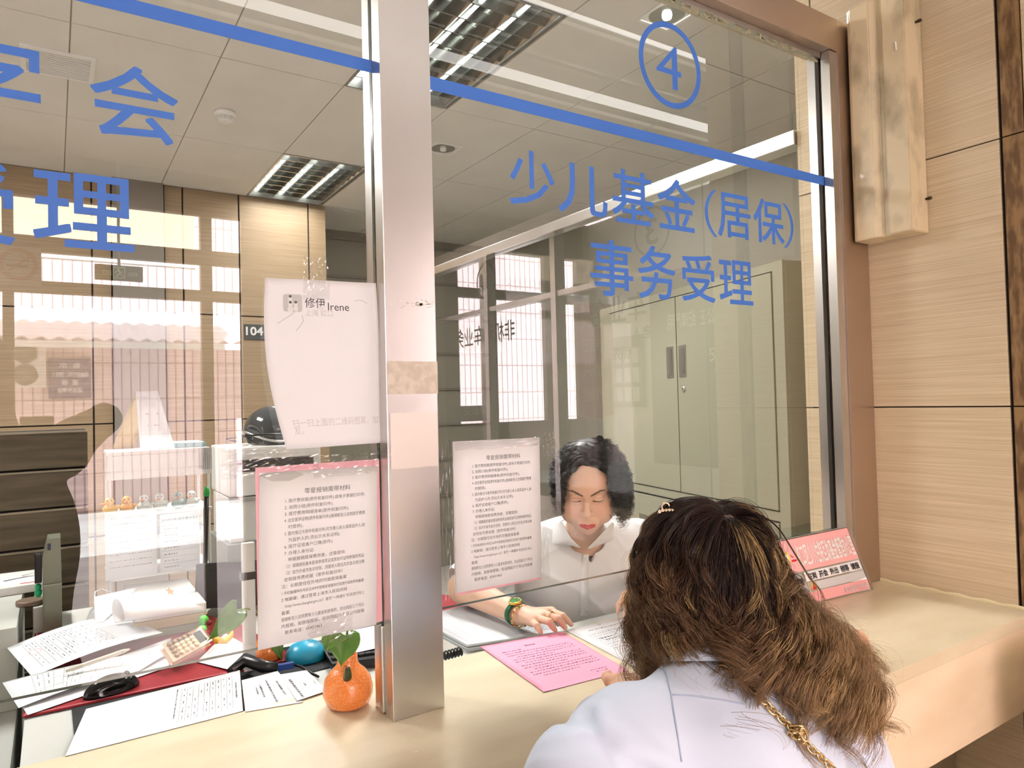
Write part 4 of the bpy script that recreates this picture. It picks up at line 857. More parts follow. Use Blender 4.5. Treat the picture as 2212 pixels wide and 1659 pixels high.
# mouse
c = (D(177, 1512, .006)+D(303, 1475, .006))/2; dv = (D(303, 1475)-D(177, 1512)).normalized(); side = Vector((-dv.y, dv.x, 0))
def ms(P):
    q = P-np.array(c, np.float32); x = q @ np.array(dv, np.float32); y = q @ np.array(side, np.float32); z_ = q[..., 2]
    Q = np.stack([x, y, z_], -1); d = sd_ell(Q, (0, 0, 0), (.056, .031, .036)); d = smax(d, -z_, .003); d = smax(d, -sd_cap(Q, (-.05, -.036, .012), (.05, -.036, .012), .010, .010), .006); return d
V, Fc = sdf_mesh(ms, np.array(c)-.07, np.array(c)+.07, .0016)
t = thing('computer_mouse', 'glossy black computer mouse on the red pad', 'mouse', c); mesh_obj('shell', V, Fc, mat('gloss_black', rgb(12, 12, 14), .12), t, True)
b = MB(); w_ = c+dv*.030+Vector((0, 0, .029)); b.tube([w_-side*.0035, w_+side*.0035], .006, 14); b.build('scroll_wheel', mat('wheel_grey', rgb(70, 70, 72), .4), t, True)
# loose papers
def paper(name, lab, c, hs=(0, 0, 0, 0), f=None, m=PAPER, n=14, cat='paper'):
    s = Sheet([D(p[0], p[1], h) for p, h in zip(c, hs)], f, n); t = thing(name, lab, cat, s.P(.5, .5)); s.make('page', m, t); return t, s
rs = random.Random(9)
def table(s, t, u0, v0, u1, v1, nu, nv, m=INK, wd=.0005, hh=.0024):
    b = MB()
    for i in range(nv+1): s.strip(b, u0, v0+(v1-v0)*i/nv, u1, v0+(v1-v0)*i/nv, wd, 6)
    for i in range(nu+1): s.strip(b, u0+(u1-u0)*i/nu, v0, u0+(u1-u0)*i/nu, v1, wd, 6)
    for i in range(nv):
        for j in range(nu):
            if rs.random() < .75: s.scrib(b, u0+(u1-u0)*(j+.15)/nu, v0+(v1-v0)*(i+.5)/nv, u0+(u1-u0)*(j+.4+.4*rs.random())/nu, hh, rs)
    b.build('print_marks', m, t)
cz = CT-DZ
t, s = paper('printed_form', 'white form with a ruled table lying along the counter edge, left of the vase', ((518, 1448), (525, 1536), (141, 1634), (186, 1532)), (.022, cz+.001, cz+.001, .022))
table(s, t, .12, .06, .9, .40, 5, 9); b = MB(); s.scrib(b, .3, .035, .7, .004, rs); s.scrib(b, .1, .43, .8, .003, rs); b.build('heading_marks', INK, t)
t, s = paper('printed_sheet', 'white sheet with few lines of print between the table form and the vase', ((600, 1450), (655, 1517), (530, 1538), (522, 1470)), (.024, cz+.001, cz+.001, .02)); b = MB()
for q in ((.3, .2, .75), (.2, .42, .9), (.3, .6, .7), (.35, .7, .6)): s.scrib(b, q[0], q[1], q[2], .004, rs)
b.build('print_marks', INK, t)
t, s = paper('stapled_sheet', 'white stapled sheet nearest the orange vase', ((662, 1448), (708, 1492), (642, 1514), (602, 1458)), (.026, cz+.003, cz+.003, .024)); b = MB()
s.scrib(b, .25, .78, .98, .006, rs); s.scrib(b, .5, .45, .62, .004, rs); s.strip(b, .5, .12, .68, .14, .001); b.build('print_marks', INK, t)
t, s = paper('form_sheet', 'white form with black table and red round stamp on the left papers', ((250, 1326), (352, 1367), (70, 1463), (15, 1400)), (.05, .035, .02, .03), lambda u, v: .03*math.exp(-((u-.05)/.25)**2)*0+.010*math.sin(math.pi*v), PAPERG, 18)
table(s, t, .12, .32, .86, .9, 6, 12); b = MB(); n = 30
for k in range(n): a, a2 = 2*math.pi*k/n, 2*math.pi*(k+1)/n; s.strip(b, .42+.07*math.cos(a), .86+.045*math.sin(a), .42+.07*math.cos(a2), .86+.045*math.sin(a2), .0008)
b.build('red_stamp', SEALR, t)
# curled-over page
t = thing('curled_page', 'white page curling over itself in the middle of the left papers', 'paper', D(330, 1330, .04)); P0, P1 = D(262, 1362, .048), D(440, 1330, .04); ax_ = (P1-P0); w3 = Vector((-ax_.y, ax_.x, 0)).normalized(); V = []; n = 26; m = 10
for i in range(n+1):
    th = math.radians(-60+250*i/n); r = .050
    for j in range(m+1):
        q = j/m; base = P0*(1-q)+P1*q; rr = r*(1-.45*q); V.append(base+w3*(.03+rr*math.cos(th)*1.25)+Vector((0, 0, rr*.75+rr*.72*math.sin(th))))
Fc = [(i*(m+1)+j, i*(m+1)+j+1, (i+1)*(m+1)+j+1, (i+1)*(m+1)+j) for i in range(n) for j in range(m)]
o = mesh_obj('page', V, Fc, PAPER, t, True); o.modifiers.new('s', 'SOLIDIFY').thickness = .0006
t, s = paper('ruled_sheet', 'white sheet with fine curved ruled lines under the white pen', ((380, 1400), (300, 1450), (40, 1530), (5, 1475)), (.02, .012, .012, .02), lambda u, v: .008*math.sin(math.pi*v), PAPERG)
table(s, t, .05, .12, .95, .85, 3, 12)
t, s = paper('blank_sheet', 'plain white sheet underneath, sticking out past the glass edge at the left', ((370, 1378), (365, 1440), (60, 1545), (30, 1500)), (.008, .008, .008, .008))
t, s = paper('stamped_sheet', 'white sheet with a red stamp right of the calculator', ((487, 1368), (560, 1410), (500, 1448), (425, 1430)), (.02, .02, .01, .008)); b = MB()
for q in ((.45, .25, .85), (.4, .4, .8), (.4, .55, .8)): s.scrib(b, q[0], q[1], q[2], .002, rs)
b.build('print_marks', INK, t); b = MB()
for k in range(20): a, a2 = 2*math.pi*k/20, 2*math.pi*(k+1)/20; s.strip(b, .35+.14*math.cos(a), .75+.10*math.sin(a), .35+.14*math.cos(a2), .75+.10*math.sin(a2), .0008)
b.build('red_stamp', SEALR, t)
t, s = paper('table_sheet', 'white table sheet behind the orange vase next to the post', ((742, 1352), (812, 1345), (815, 1400), (770, 1410)), (.03, .03, .03, .03)); table(s, t, .1, .1, .9, .9, 6, 6)
for k in range(7):
    t, s = paper('paper_pile_sheet', 'white sheet in the pile under the face mask, number %s from the bottom' % ('one', 'two', 'three', 'four', 'five', 'six', 'seven')[k] if False else 'white sheet in the uneven pile under the face mask', ((195+2*k, 1318-2*k), (380, 1290), (420, 1340), (170+rs.randint(-3, 3), 1375)), (.006+.004*k,)*4, None, PAPERG, 3)
    t['group'] = 'sheets piled under the face mask'
# pen, calculator
a, c = D(142, 1450, .034), D(281, 1402, .052); d = c-a
t = thing('pen', 'cream white pen lying on the left papers', 'pen', a); b = MB(); b.tube([a, a+d*.08, a+d*.09, a+d*.80, a+d*.90, a+d*.98, c], [.0032, .0036, .0046, .0052, .0046, .0022, .0008], 12); b.build('barrel', mat('cream_plastic', rgb(224, 218, 200), .3), t, True)
b = MB(); b.tube([a+d*.86, a+d*.965, c+d*.002], [.0053, .0026, .0008], 12); b.build('tip', WPL, t, True)
PLK = mat('calculator_pink', rgb(206, 170, 142), .3)
t = thing('calculator', 'pink-beige calculator with round cream keys tilted among the papers', 'calculator', D(405, 1420))
ca, cb, cc, cd_ = Vector(D(372, 1438, .022)), Vector(D(452, 1392, .022)), Vector(D(430, 1366, .045)), Vector(D(350, 1405, .045))
s = Sheet([cd_, cc, cb, ca], None, 4, .014); o = s.make('body', PLK, t); md = o.modifiers.new('b', 'BEVEL'); md.width = .004; md.segments = 3; md.angle_limit = math.radians(60)
b = MB()
for (u0, v0, u1, v1) in ((.72, .12, .93, .88),): b.add([s.P(u0, v0, s.th+.0006), s.P(u1, v0, s.th+.0006), s.P(u1, v1, s.th+.0006), s.P(u0, v1, s.th+.0006)], [(0, 1, 2, 3)])
b.build('display', mat('lcd_dark', rgb(60, 66, 58), .2), t)
KEY = mat('cream_key', rgb(224, 206, 168), .35); KEYD = mat('brown_key', rgb(140, 112, 80), .35)
for i in range(5):
    for j in range(4):
        p = s.P(.10+.13*i, .14+.24*j, s.th); b = MB(); b.lathe([(.0062, 0), (.0062, .004), (.005, .0058), (.001, .006)], 16, Matrix.Translation(p) @ s.nrm.to_track_quat('Z', 'Y').to_matrix().to_4x4()); b.build('key', KEYD if (i == 0 or j == 0) else KEY, t, True)
# small toys
def blobthing(name, lab, cat, parts, m, pn='body'):
    t = thing(name, lab, cat, parts[0][0]); b = MB()
    for c_, r in parts: b.ell(c_, r if isinstance(r, tuple) else (r, r, r), 12)
    b.build(pn, m, t, True); return t
p = D(442, 1348, .02); q = D(436, 1368, .014)
blobthing('squeeze_toy', 'bright green double-ball toy on the desk', 'toy', [(D(440, 1340, .035), (.013, .013, .014)), (D(436, 1362, .018), (.014, .014, .014))], mat('lime_rubber', rgb(70, 214, 50), .4))
blobthing('glitter_ball', 'red glitter ball beside the green toy', 'toy', [(D(452, 1345, .03), (.008,)*3), (D(446, 1372, .018), (.014,)*3)], mat('red_glitter', rgb(176, 60, 66), .2, metal=.6, noise=(rgb(90, 20, 26), (500, 500, 500), 2, .4, .6), bump=((500, 500, 500), 1, .002)))
pts = [D(463, 1370, .03), D(470, 1385, .02), D(485, 1388, .018), D(500, 1372, .026), D(502, 1362, .034)]
t = thing('banana_toy', 'small yellow banana under the large leaf', 'toy', pts[1]); b = MB(); b.tube(pts, [.003, .010, .011, .006, .002], 10); b.build('body', mat('banana_yellow', rgb(240, 184, 30), .4), t, True)
# keyboard, bowl, cables
def boxD(name, lab, cat, c, h0, h1, m, part='body', bev=.003, ret=False):
    s = Sheet([D(p[0], p[1], h0) for p in c], None, 2, h1-h0); t = thing(name, lab, cat, s.P(.5, .5)); o = s.make(part, m, t); o.data.shade_flat(); md = o.modifiers.new('b', 'BEVEL'); md.width = bev; md.segments = 2; return (t, s)
t, s = boxD('keyboard', 'black keyboard half hidden behind the orange vase', 'keyboard', ((690, 1400), (850, 1372), (850, 1432), (720, 1450)), .006, .024, BLK)
for i in range(9):
    for j in range(4):
        b = MB(); p = s.P(.06+.105*i, .16+.23*j, s.th); b.box(-.007, .007, -.007, .007, 0, .005, .001, Matrix.Translation(p)); b.build('key', BLKM, t)
p = D(700, 1432); t = thing('tape_dispenser', 'turquoise round dispenser behind the orange vase', 'dispenser', p); b = MB(); b.lathe([(.044, 0), (.048, .006), (.046, .02), (.036, .034), (.02, .042), (.001, .044)], 32, Matrix.Translation((p[0]-.028, p[1]+.050, DZ+.0005))); b.build('body', mat('turquoise', rgb(40, 160, 196), .3), t, True)
t = thing('usb_cable', 'black cable with a blue plug lying behind the counter edge', 'cable', D(640, 1440)); b = MB()
b.tube([D(500, 1452, .02), D(530, 1425, .03), D(570, 1440, .03), D(600, 1440, .026)], [.012, .016, .014, .010], 10); b.build('black_block', BLK, t, True)
b = MB(); b.tube([D(600, 1442, .02), D(634, 1436, .02)], .009, 4); b.build('blue_plug', mat('usb_blue', rgb(20, 60, 140), .3), t)
b = MB(); b.tube([D(634, 1436, .02), D(650, 1440, .018), D(668, 1452, .01), D(688, 1462, .006)], .003, 8); b.build('cord', BLK, t, True)
t = thing('spiral_binding', 'black coiled cord beside the post under the ledger pages', 'cord', D(975, 1410)); b = MB(); L = []
for i in range(120):
    u = i/119; p = D(956, 1418, .02)*(1-u)+D(998, 1406, .02)*u; L.append(p+Vector((0, .009*math.cos(u*38), .009*math.sin(u*38))))
b.tube(L, .0024, 6); b.build('coil', BLK, t, True)
t, s = boxD('red_folder', 'dark red folder under the ledger pages at the clerk\'s elbow', 'folder', ((930, 1285), (1040, 1290), (1030, 1325), (925, 1345)), .001, .003, REDC, 'cover', .0005)
# monitor back and upright stand
t = thing('monitor', 'black monitor seen from behind at the right end of the desk clutter', 'monitor', D(470, 1400)); a, c = at(455, 1300, 1, .9), at(540, 1420, 1, .9)
Mm = Matrix.Translation(((a[0]+c[0])/2+.05, .98, DZ+.085)) @ Matrix.Rotation(math.radians(-24), 4, 'Z') @ Matrix.Rotation(math.radians(-10), 4, 'X')
MB().box(-.13, .13, -.012, .012, -.06, .07, .006, Mm).build('screen_back', BLKM, t); b = MB(); b.box(-.03, .03, .012, .035, -.07, .02, .004, Mm); b.build('neck', BLK, t); b = MB(); b.lathe([(.09, 0), (.09, .006), (.02, .012), (.02, .06)], 28, Matrix.Translation(((a[0]+c[0])/2+.05, 1.02, DZ+.0005))); b.build('foot', BLK, t)
t = thing('upright_stand', 'white upright plastic strip with black band left of the notice', 'stand', D(538, 1452)); yb = D(538, 1452)[1]
a, c = at(524, 1175, 1, yb), at(555, 1455, 1, yb); MB().box(a[0], c[0], yb, yb+.02, DZ, a[2], .002).build('strip', WPL, t)
z1, z2_ = at(540, 1252, 1, yb)[2], at(540, 1236, 1, yb)[2]; MB().box(a[0]-.004, c[0]+.004, yb-.003, yb+.023, z1, z2_, .001).build('band', BLK, t)
# organiser rack with ducks
RY = 1.22
t = thing('desk_organiser', 'white two-tier wire organiser holding toy ducks', 'organiser', at(340, 1100, 1, RY)); rx0, rx1 = at(232, 1000, 1, RY)[0], at(455, 1000, 1, RY)[0]
zt, zs, z3 = at(340, 972, 1, RY)[2], at(340, 1104, 1, RY)[2], at(340, 1235, 1, RY)[2]
b = MB(); b.box(rx0, rx1, RY, RY+.20, zt-.012, zt, .002); b.build('top_tray', WPL, t); b = MB(); b.box(rx0, rx1, RY-.004, RY, zt-.085, zt-.0125, .002); b.build('tray_front', WPL, t)
b = MB(); b.box(rx0, rx1, RY-.02, RY+.20, zs-.008, zs, .002); b.build('shelf', WPL, t); b = MB(); b.box(rx0, rx1, RY-.02, RY+.20, z3-.008, z3, .002); b.build('shelf', WPL, t)
for x in (rx0+.006, rx1-.006):
    for y in (RY+.004, RY+.194): b = MB(); b.tube([(x, y, DZ), (x, y, zt-.001)], .004, 8); b.build('upright', WPL, t)
b = MB()
for i in range(7): b.tube([(rx1-.035+.006*i, RY-.006, zt-.07), (rx1-.035+.006*i, RY-.006, zt)], .0012, 5)
b.build('wire_slots', GPL, t)
DUCK = {'y': mat('duck_yellow', rgb(244, 206, 110), .4), 'o': mat('duck_amber', rgb(240, 184, 84), .4), 'w': mat('duck_pale', rgb(214, 230, 224), .4), 'g': mat('duck_teal', rgb(150, 190, 186), .4)}
BEAK = mat('beak_orange', rgb(240, 150, 80), .4); EYE = mat('eye_black', rgb(20, 20, 20), .2)
for i, (px, k, lab) in enumerate(((238, 'y', 'pale yellow toy duck with long beak, first from the left'), (275, 'o', 'amber toy duck, second from the left'), (312, 'w', 'pale white toy duck with an orange mouth'), (346, 'w', 'whitish toy duck behind the street reflection, fourth in the row'), (386, 'g', 'grey-teal toy duck, fifth in the row'), (415, 'w', 'small white toy duck at the right end of the row'))):
    p = at(px, 1100, 1, RY+.012); x, y = p[0], RY+.012; t = thing('toy_duck', lab, 'toy duck', (x, y, zs), 'toy ducks on the organiser shelf')
    b = MB(); b.ell((x, y, zs+.017), (.021, .016, .0165), 12); b.ell((x+.020, y, zs+.024), (.007, .007, .005), 8); b.ell((x-.002, y-.003, zs+.041), (.0135, .0135, .0135), 12); b.build('body', DUCK[k], t, True)
    b = MB(); b.ell((x-.006-(.010 if i == 0 else 0), y-.016, zs+.037), (.006 if i else .014, .008, .0028), 8); b.build('beak', BEAK, t, True)
    b = MB(); b.ell((x-.008, y-.0155, zs+.045), (.002,)*3, 6); b.build('eye', EYE, t, True); b = MB(); b.ell((x+.003, y-.0160, zs+.045), (.002,)*3, 6); b.build('eye', EYE, t, True)
# hanging lists under the shelf
t = thing('contact_list', 'white printed contact list hanging under the duck shelf', 'notice', at(380, 1180, 1, RY-.03)); a, c = at(345, 1112, 1, RY-.024), at(432, 1225, 1, RY-.024); s = Sheet([(a[0], RY-.024, a[2]), (c[0], RY-.024, a[2]), (c[0], RY-.024, c[2]), (a[0], RY-.024, c[2])], None, 3); s.make('page', PAPERG, t); b = MB(); s.scrib(b, .05, .10, .95, .008, rs)
for i in range(7): s.strip(b, .05, .2+.11*i, .95, .2+.11*i, .0007); s.scrib(b, .1, .26+.11*i, .45, .004, rs)
b.build('print_marks', INK, t)
t = thing('phone_list', 'white printed list with handwritten rows at the left of the organiser', 'notice', at(270, 1180, 1, RY-.03)); a, c = at(226, 1108, 1, RY-.026), at(340, 1240, 1, RY-.026); s = Sheet([(a[0], RY-.026, a[2]), (c[0], RY-.026, a[2]), (c[0], RY-.026, c[2]), (a[0], RY-.026, c[2])], None, 3); s.make('page', PAPERG, t); b = MB()
for i in range(9): s.scrib(b, .08, .1+.09*i, .9, .003, rs)
b.build('print_marks', INKG, t)
# books in the organiser
for i, (cname, col, lab) in enumerate((('blue_grey', (110, 120, 140), 'blue-grey book lying in the organiser tray'), ('cream', (214, 196, 160), 'cream book on top of the blue-grey book'))):
    t = thing('book', lab, 'book', (rx0+.1, RY+.1, zs), None); z_ = zs+.055+.022*i if False else zt-.085-.045+.022*i-.0
    MB().box(rx0+.06, rx1-.03, RY+.0+.01*i, RY+.18, DZ+.205+.024*i+.02, DZ+.226+.024*i+.02, .001).build('cover', mat('book_'+cname, rgb(*col), .6), t)
t = thing('desk_calendar', 'tent-shaped desk calendar standing on the organiser', 'calendar', at(320, 955, 1, RY+.08)); q0, q1 = at(292, 962, 1, RY+.05), at(360, 952, 1, RY+.05); ap = at(305, 846, 1, RY+.12)
s = Sheet([(ap[0]-.015, RY+.12, ap[2]), (ap[0]+.045, RY+.09, ap[2]), (q1[0]+.02, RY+.02, zt+.002), (q0[0]+.012, RY+.02, zt+.002)], None, 3, .002); s.make('front_leaf', PAPERG, t); b = MB(); s.scrib(b, .3, .4, .8, .004, rs); s.scrib(b, .3, .6, .8, .004, rs); b.build('print_marks', INKG, t)
s = Sheet([(ap[0]+.045, RY+.092, ap[2]), (ap[0]-.015, RY+.122, ap[2]), (q0[0]-.055, RY+.20, zt+.002), (q0[0]+.01, RY+.20, zt+.002)], None, 3, .003); s.make('back_leaf', mat('calendar_tan', rgb(200, 176, 130), .6), t)
t = thing('blue_folder', 'pale blue folder lying on top of the organiser', 'folder', (rx0+.15, RY+.1, zt)); MB().box(rx0+.13, rx1-.005, RY+.05, RY+.22, zt+.0005, zt+.016, .002).build('cover', mat('pale_blue', rgb(150, 196, 200), .5), t)
# printer and helmet
PY = 1.5
t = thing('printer', 'white printer behind the upright stand', 'printer', at(550, 1100, 1, PY)); x0, x1 = at(494, 1000, 1, PY)[0], at(604, 1000, 1, PY)[0]+.16; zp, zq = at(550, 966, 1, PY)[2], at(550, 1070, 1, PY)[2]
MB().box(x0, x1, PY, PY+.35, zq, zp, .008).build('body', WPL, t); MB().box(x0+.03, x1-.03, PY-.003, PY, zp-.09, zp-.045, .002).build('output_slot', BLK, t); MB().box(x0+.005, x1-.005, PY+.01, PY+.34, zq-.17, zq-.004, .006).build('paper_tray', WPL, t); MB().box(x0, x1, PY-.006, PY+.02, zq-.02, zq-.003, .004).build('tray_rail', GPL, t)
MB().box(x0-.01, x1+.01, PY-.01, PY+.36, 0, zq-.171, .004).build('cabinet_base', GPL, t)
hx, hy, hz = at(575, 945, 1, PY+.16); t = thing('helmet', 'dark grey riding helmet with clear visor on the printer', 'helmet', (hx, PY+.16, zp))
def hel(P):
    d = sd_ell(P, (hx+.03, PY+.17, zp+.055), (.11, .13, .10)); d = smax(d, zp+.004-P[..., 2], .004); return smax(d, -sd_ell(P, (hx-.09, PY+.12, zp+.03), (.07, .08, .05)), .01)
V, Fc = sdf_mesh(hel, (hx-.14, PY, zp-.01), (hx+.2, PY+.34, zp+.19), .005); mesh_obj('shell', V, Fc, mat('helmet_grey', rgb(58, 62, 66), .12, coat=.5), t, True)
b = MB(); b.tube([(hx+.03+.115*math.cos(a), PY+.17+.135*math.sin(a), zp+.035+.02*math.cos(a*2)) for a in np.linspace(math.radians(150), math.radians(330), 24)], .005, 6); b.build('rim', ALU, t, True)
b = MB(); b.tube([(hx-.03+.13*math.cos(a), PY+.10+.09*math.sin(a), zp+.03-.015*math.sin(a)) for a in np.linspace(math.radians(120), math.radians(300), 24)], .004, 6); b.build('visor_edge', BLK, t, True)
# face mask, box pile
t = thing('face_mask', 'white folded face mask with ear loop on the paper pile', 'face mask', D(240, 1330, .05)); c4 = [D(203, 1290, .075), D(300, 1268, .085), D(222, 1345, .05), D(206, 1345, .05)]
s = Sheet(c4, lambda u, v: .004*math.sin(math.pi*u)*math.sin(math.pi*v), 10, .001); s.make('fabric', PAPER, t); b = MB(); b.tube([D(204, 1292, .077), D(206, 1278, .083), D(220, 1272, .085), D(235, 1278, .079)], .0014, 6); b.build('ear_loop', PAPER, t)
for i, (lab, m) in enumerate((('bottom book with green edge in the pile behind the curled page', rgb(150, 160, 130)), ('middle tan book in the pile behind the curled page', rgb(196, 180, 140)), ('top white booklet with an orange star on its cover in the pile', rgb(226, 226, 222)))):
    q = [D(262+6*i, 1300, .052), D(415, 1282, .052), D(462, 1342, .052), D(300, 1370, .052)]; q = [p+Vector((.0, .11, .0)) for p in q]; s = Sheet([Vector((p.x, p.y, DZ+.001+.026*i)) for p in q], None, 2, .024); t = thing('book', lab, 'book', s.P(.5, .5), 'books piled behind the curled page'); o = s.make('block', mat('pile_book%d' % i, m, .6), t); o.data.shade_flat()
b = MB(); pts = [];
for k in range(10):
    r = .07 if k % 2 == 0 else .03; a = 2*math.pi*k/10; pts.append(s.P(.62+r*math.cos(a), .45+r*2.4*math.sin(a), s.th+.0008))
b.add(pts, [tuple(range(10))]); b.build('star_print', mat('star_orange', rgb(226, 140, 96), .6), t)
# left edge: carton with black swirl, tape roll, grey punch, green cap, marker
t = thing('white_carton', 'white carton with a black swirl at the far left', 'box', D(20, 1300)); c4 = [D(-60, 1262, .077), D(98, 1242, .077), D(110, 1272, .077), D(-70, 1300, .077)]; s = Sheet(c4, None, 2, .022); o = s.make('box', WPL, t); o.data.shade_flat()
b = MB()
for (u0, v0, L_, q) in ((.42, .55, .55, .016), (.66, .35, .3, .007), (.60, .48, .35, .005)):
    n = 20
    for k in range(n):
        a = k/n; s.strip(b, u0+L_*a, v0-.10*math.sin(a*2.4), u0+L_*(k+1)/n, v0-.10*math.sin((k+1)/n*2.4), q*(1-a*.8))
b.build('swirl_print', INK, t); p = s.P(.75, .92, s.th+.001); b = MB()
s.strip(b, .62, .85, .9, .85, .012, 3); b.build('red_label', mat('label_red', rgb(196, 60, 56), .5), t)
p = D(66, 1305, .0765); t = thing('tape_roll', 'flat roll of tape on the grey storage box at the far left', 'tape roll', p); b = MB(); b.lathe([(.026, 0), (.034, 0), (.035, .002), (.035, .010), (.034, .012), (.026, .012)], 32, Matrix.Translation(p+Vector((0, 0, .0005)))); b.build('rim', mat('tape_brown', rgb(120, 100, 84), .4), t, True); b = MB(); b.lathe([(.001, .010), (.0255, .010), (.0255, .0115), (.001, .0115)], 24, Matrix.Translation(p)); b.build('disc', WPL, t)
t = thing('hole_punch', 'grey metal stamping machine standing at the left of the desk', 'stamping machine', D(115, 1345)); p = D(118, 1380); yb = p[1]; xa, xb = at(92, 1300, 1, yb)[0], at(134, 1300, 1, yb)[0]; za, zb_ = DZ, at(110, 1165, 1, yb)[2]
GM = mat('grey_green_metal', rgb(120, 124, 108), .35, metal=.3); b = MB(); b.box(xa, xb, yb, yb+.12, za, za+(zb_-za)*.55, .004); b.build('base', GM, t); b = MB(); b.prism([(xa, za+(zb_-za)*.551), (xb, za+(zb_-za)*.551), (xb-.002, zb_), (xa+.012, zb_), (xa, za+(zb_-za)*.8)], yb+.01, yb+.10); b.build('head', GM, t)
MB().box(xa+.012, xa+.020, yb+.005, yb+.012, zb_-.03, zb_-.012, .001).build('blue_button', mat('navy_button', rgb(40, 52, 80), .3), t); MB().box(xa-.018, xa-.001, yb+.02, yb+.05, za+(zb_-za)*.56, za+(zb_-za)*.86, .003).build('lever', BLK, t)
b = MB(); b.ell((xa-.010, yb+.03, za+(zb_-za)*.46), (.009, .009, .013), 10); b.ell((xa-.010, yb+.03, za+(zb_-za)*.52), (.008, .008, .009), 10); b.build('green_grip', mat('green_rubber', rgb(20, 160, 100), .4), t, True)
t = thing('marker_pen', 'black marker with a bright green cap clipped to the organiser', 'marker pen', at(446, 1140, 1, RY-.03)); a, c = at(446, 1072, 1, RY-.035), at(443, 1230, 1, RY-.035); b = MB(); b.tube([c, a], .0075, 12); b.build('barrel', BLK, t, True); b = MB(); b.tube([a, (a[0], a[1], a[2]+.012), (a[0]+.001, a[1], a[2]+.03)], [.0095, .010, .006], 12); b.build('cap', mat('cap_green', rgb(24, 150, 60), .35), t, True)
# ================================================================ people
SKIN = vcol_mat('skin', .45, .35, sss=.12); NAIL = None
SHIRTW = mat('white_cotton', rgb(224, 225, 228), .85, sheen=.2, bump=((900, 900, 900), .15, .0004)); SHIRTB = mat('pale_blue_cotton', rgb(206, 216, 236), .85, sheen=.2, bump=((900, 900, 900), .15, .0004))
HAIRM = vcol_mat('hair', .38, .45)
GOLD = mat('polished_gold', rgb(232, 188, 92), .18, metal=1); GREENL = mat('green_leather', rgb(10, 92, 56), .4)
def unit(v): v = np.array(v, float); return v/np.linalg.norm(v)
def noise3(P, f, seed=0):
    r = np.random.default_rng(seed); out = 0
    for k in range(7):
        d = unit(r.normal(size=3)); out = out+np.sin((P @ d)*f*(.6+.9*r.random())+r.random()*6.28)
    return out/7
def strands(name, paths, rad, cols, parent, m=HAIRM, sides=3):
    """paths (n, k, 3); rad (n, k); cols (n, k, 3)"""
    n, k, _ = paths.shape; T = np.gradient(paths, axis=1); T /= np.maximum(np.linalg.norm(T, axis=2, keepdims=True), 1e-9)
    A = np.cross(T, np.array([.31, .52, .79])); A /= np.maximum(np.linalg.norm(A, axis=2, keepdims=True), 1e-9); B = np.cross(T, A)
    V = np.empty((n, k, sides, 3), np.float32)
    for s_ in range(sides): a = 2*math.pi*s_/sides; V[:, :, s_] = paths+(A*math.cos(a)+B*math.sin(a))*rad[..., None]
    idx = np.arange(n*k*sides).reshape(n, k, sides); a = idx[:, :-1]; b = idx[:, 1:]
    Q = np.stack([a, np.roll(a, -1, 2), np.roll(b, -1, 2), b], -1).reshape(-1, 4)
    me = bpy.data.meshes.new(name); me.vertices.add(n*k*sides); me.vertices.foreach_set('co', V.ravel()); me.loops.add(Q.size); me.loops.foreach_set('vertex_index', Q.ravel().astype(np.int32))
    me.polygons.add(len(Q)); me.polygons.foreach_set('loop_start', np.arange(0, Q.size, 4, dtype=np.int32)); me.polygons.foreach_set('use_smooth', np.ones(len(Q), bool)); me.update(calc_edges=True)
    me.materials.append(m); o = bpy.data.objects.new(name, me); COL.objects.link(o); put(o, parent)
    tint(o, np.repeat(cols.reshape(-1, 3), sides, axis=0)); return o
def grow(root, dir0, length, steps, sdf, pull, stiff, layer, jitter=.0, rs=None):
    """guide hairs: start along dir0, bend to pull, stay outside sdf by layer"""
    n = len(root); P = np.empty((n, steps, 3)); p = root.copy(); d = dir0.copy(); P[:, 0] = p; h = length/(steps-1)
    for i in range(1, steps):
        g = pull(i/(steps-1), p); d = d*stiff[:, None]+g*(1-stiff[:, None])
        if jitter: d = d+rs.normal(size=(n, 3))*jitter
        d /= np.linalg.norm(d, axis=1, keepdims=True); q = p+d*h[:, None]; lay = layer*min(1, i/(steps*.22))
        for _ in range(2):
            s_ = sdf(q.astype(np.float32)); e = 1e-3; G = np.stack([sdf((q+np.eye(3)[a]*e).astype(np.float32))-s_ for a in range(3)], -1)/e
            G /= np.maximum(np.linalg.norm(G, axis=1, keepdims=True), 1e-6); q = q+G*np.maximum(0, lay-s_)[:, None]
        d = q-p; d /= np.maximum(np.linalg.norm(d, axis=1, keepdims=True), 1e-9); p = p+d*h[:, None]; P[:, i] = p
    return P
def hand(P, W_, kn, tips, mids, thumb=None, r=.0085, back=None):
    """palm from wrist W_ to knuckles kn; fingers kn -> mids -> tips"""
    d = None; c = np.mean(kn, 0)
    for k in kn:
        e = sd_cap(P, np.array(W_)*.8+np.array(k)*.2, np.array(k), .0165, .0125); d = e if d is None else smin(d, e, .012)
    for i, (k, m_, t_) in enumerate(zip(kn, mids, tips)):
        q = 1-.10*abs(i-1.5)*.6; e = chain(P, [k, m_, np.array(m_)*.45+np.array(t_)*.55, t_], [r*1.18*q, r*1.02*q, r*.92*q, r*.74*q], .003); d = smin(d, e, .004)
    if thumb: d = smin(d, chain(P, thumb, [.015, .0115, .0095, .0080], .004), .008)
    return d
def paint(V, base, items):
    C = np.tile(np.array(base[:3]), (len(V), 1))
    for (mask, col) in items: C = C*(1-mask[:, None])+np.array(col[:3])*mask[:, None]
    return C
SK = rgb(226, 184, 158)
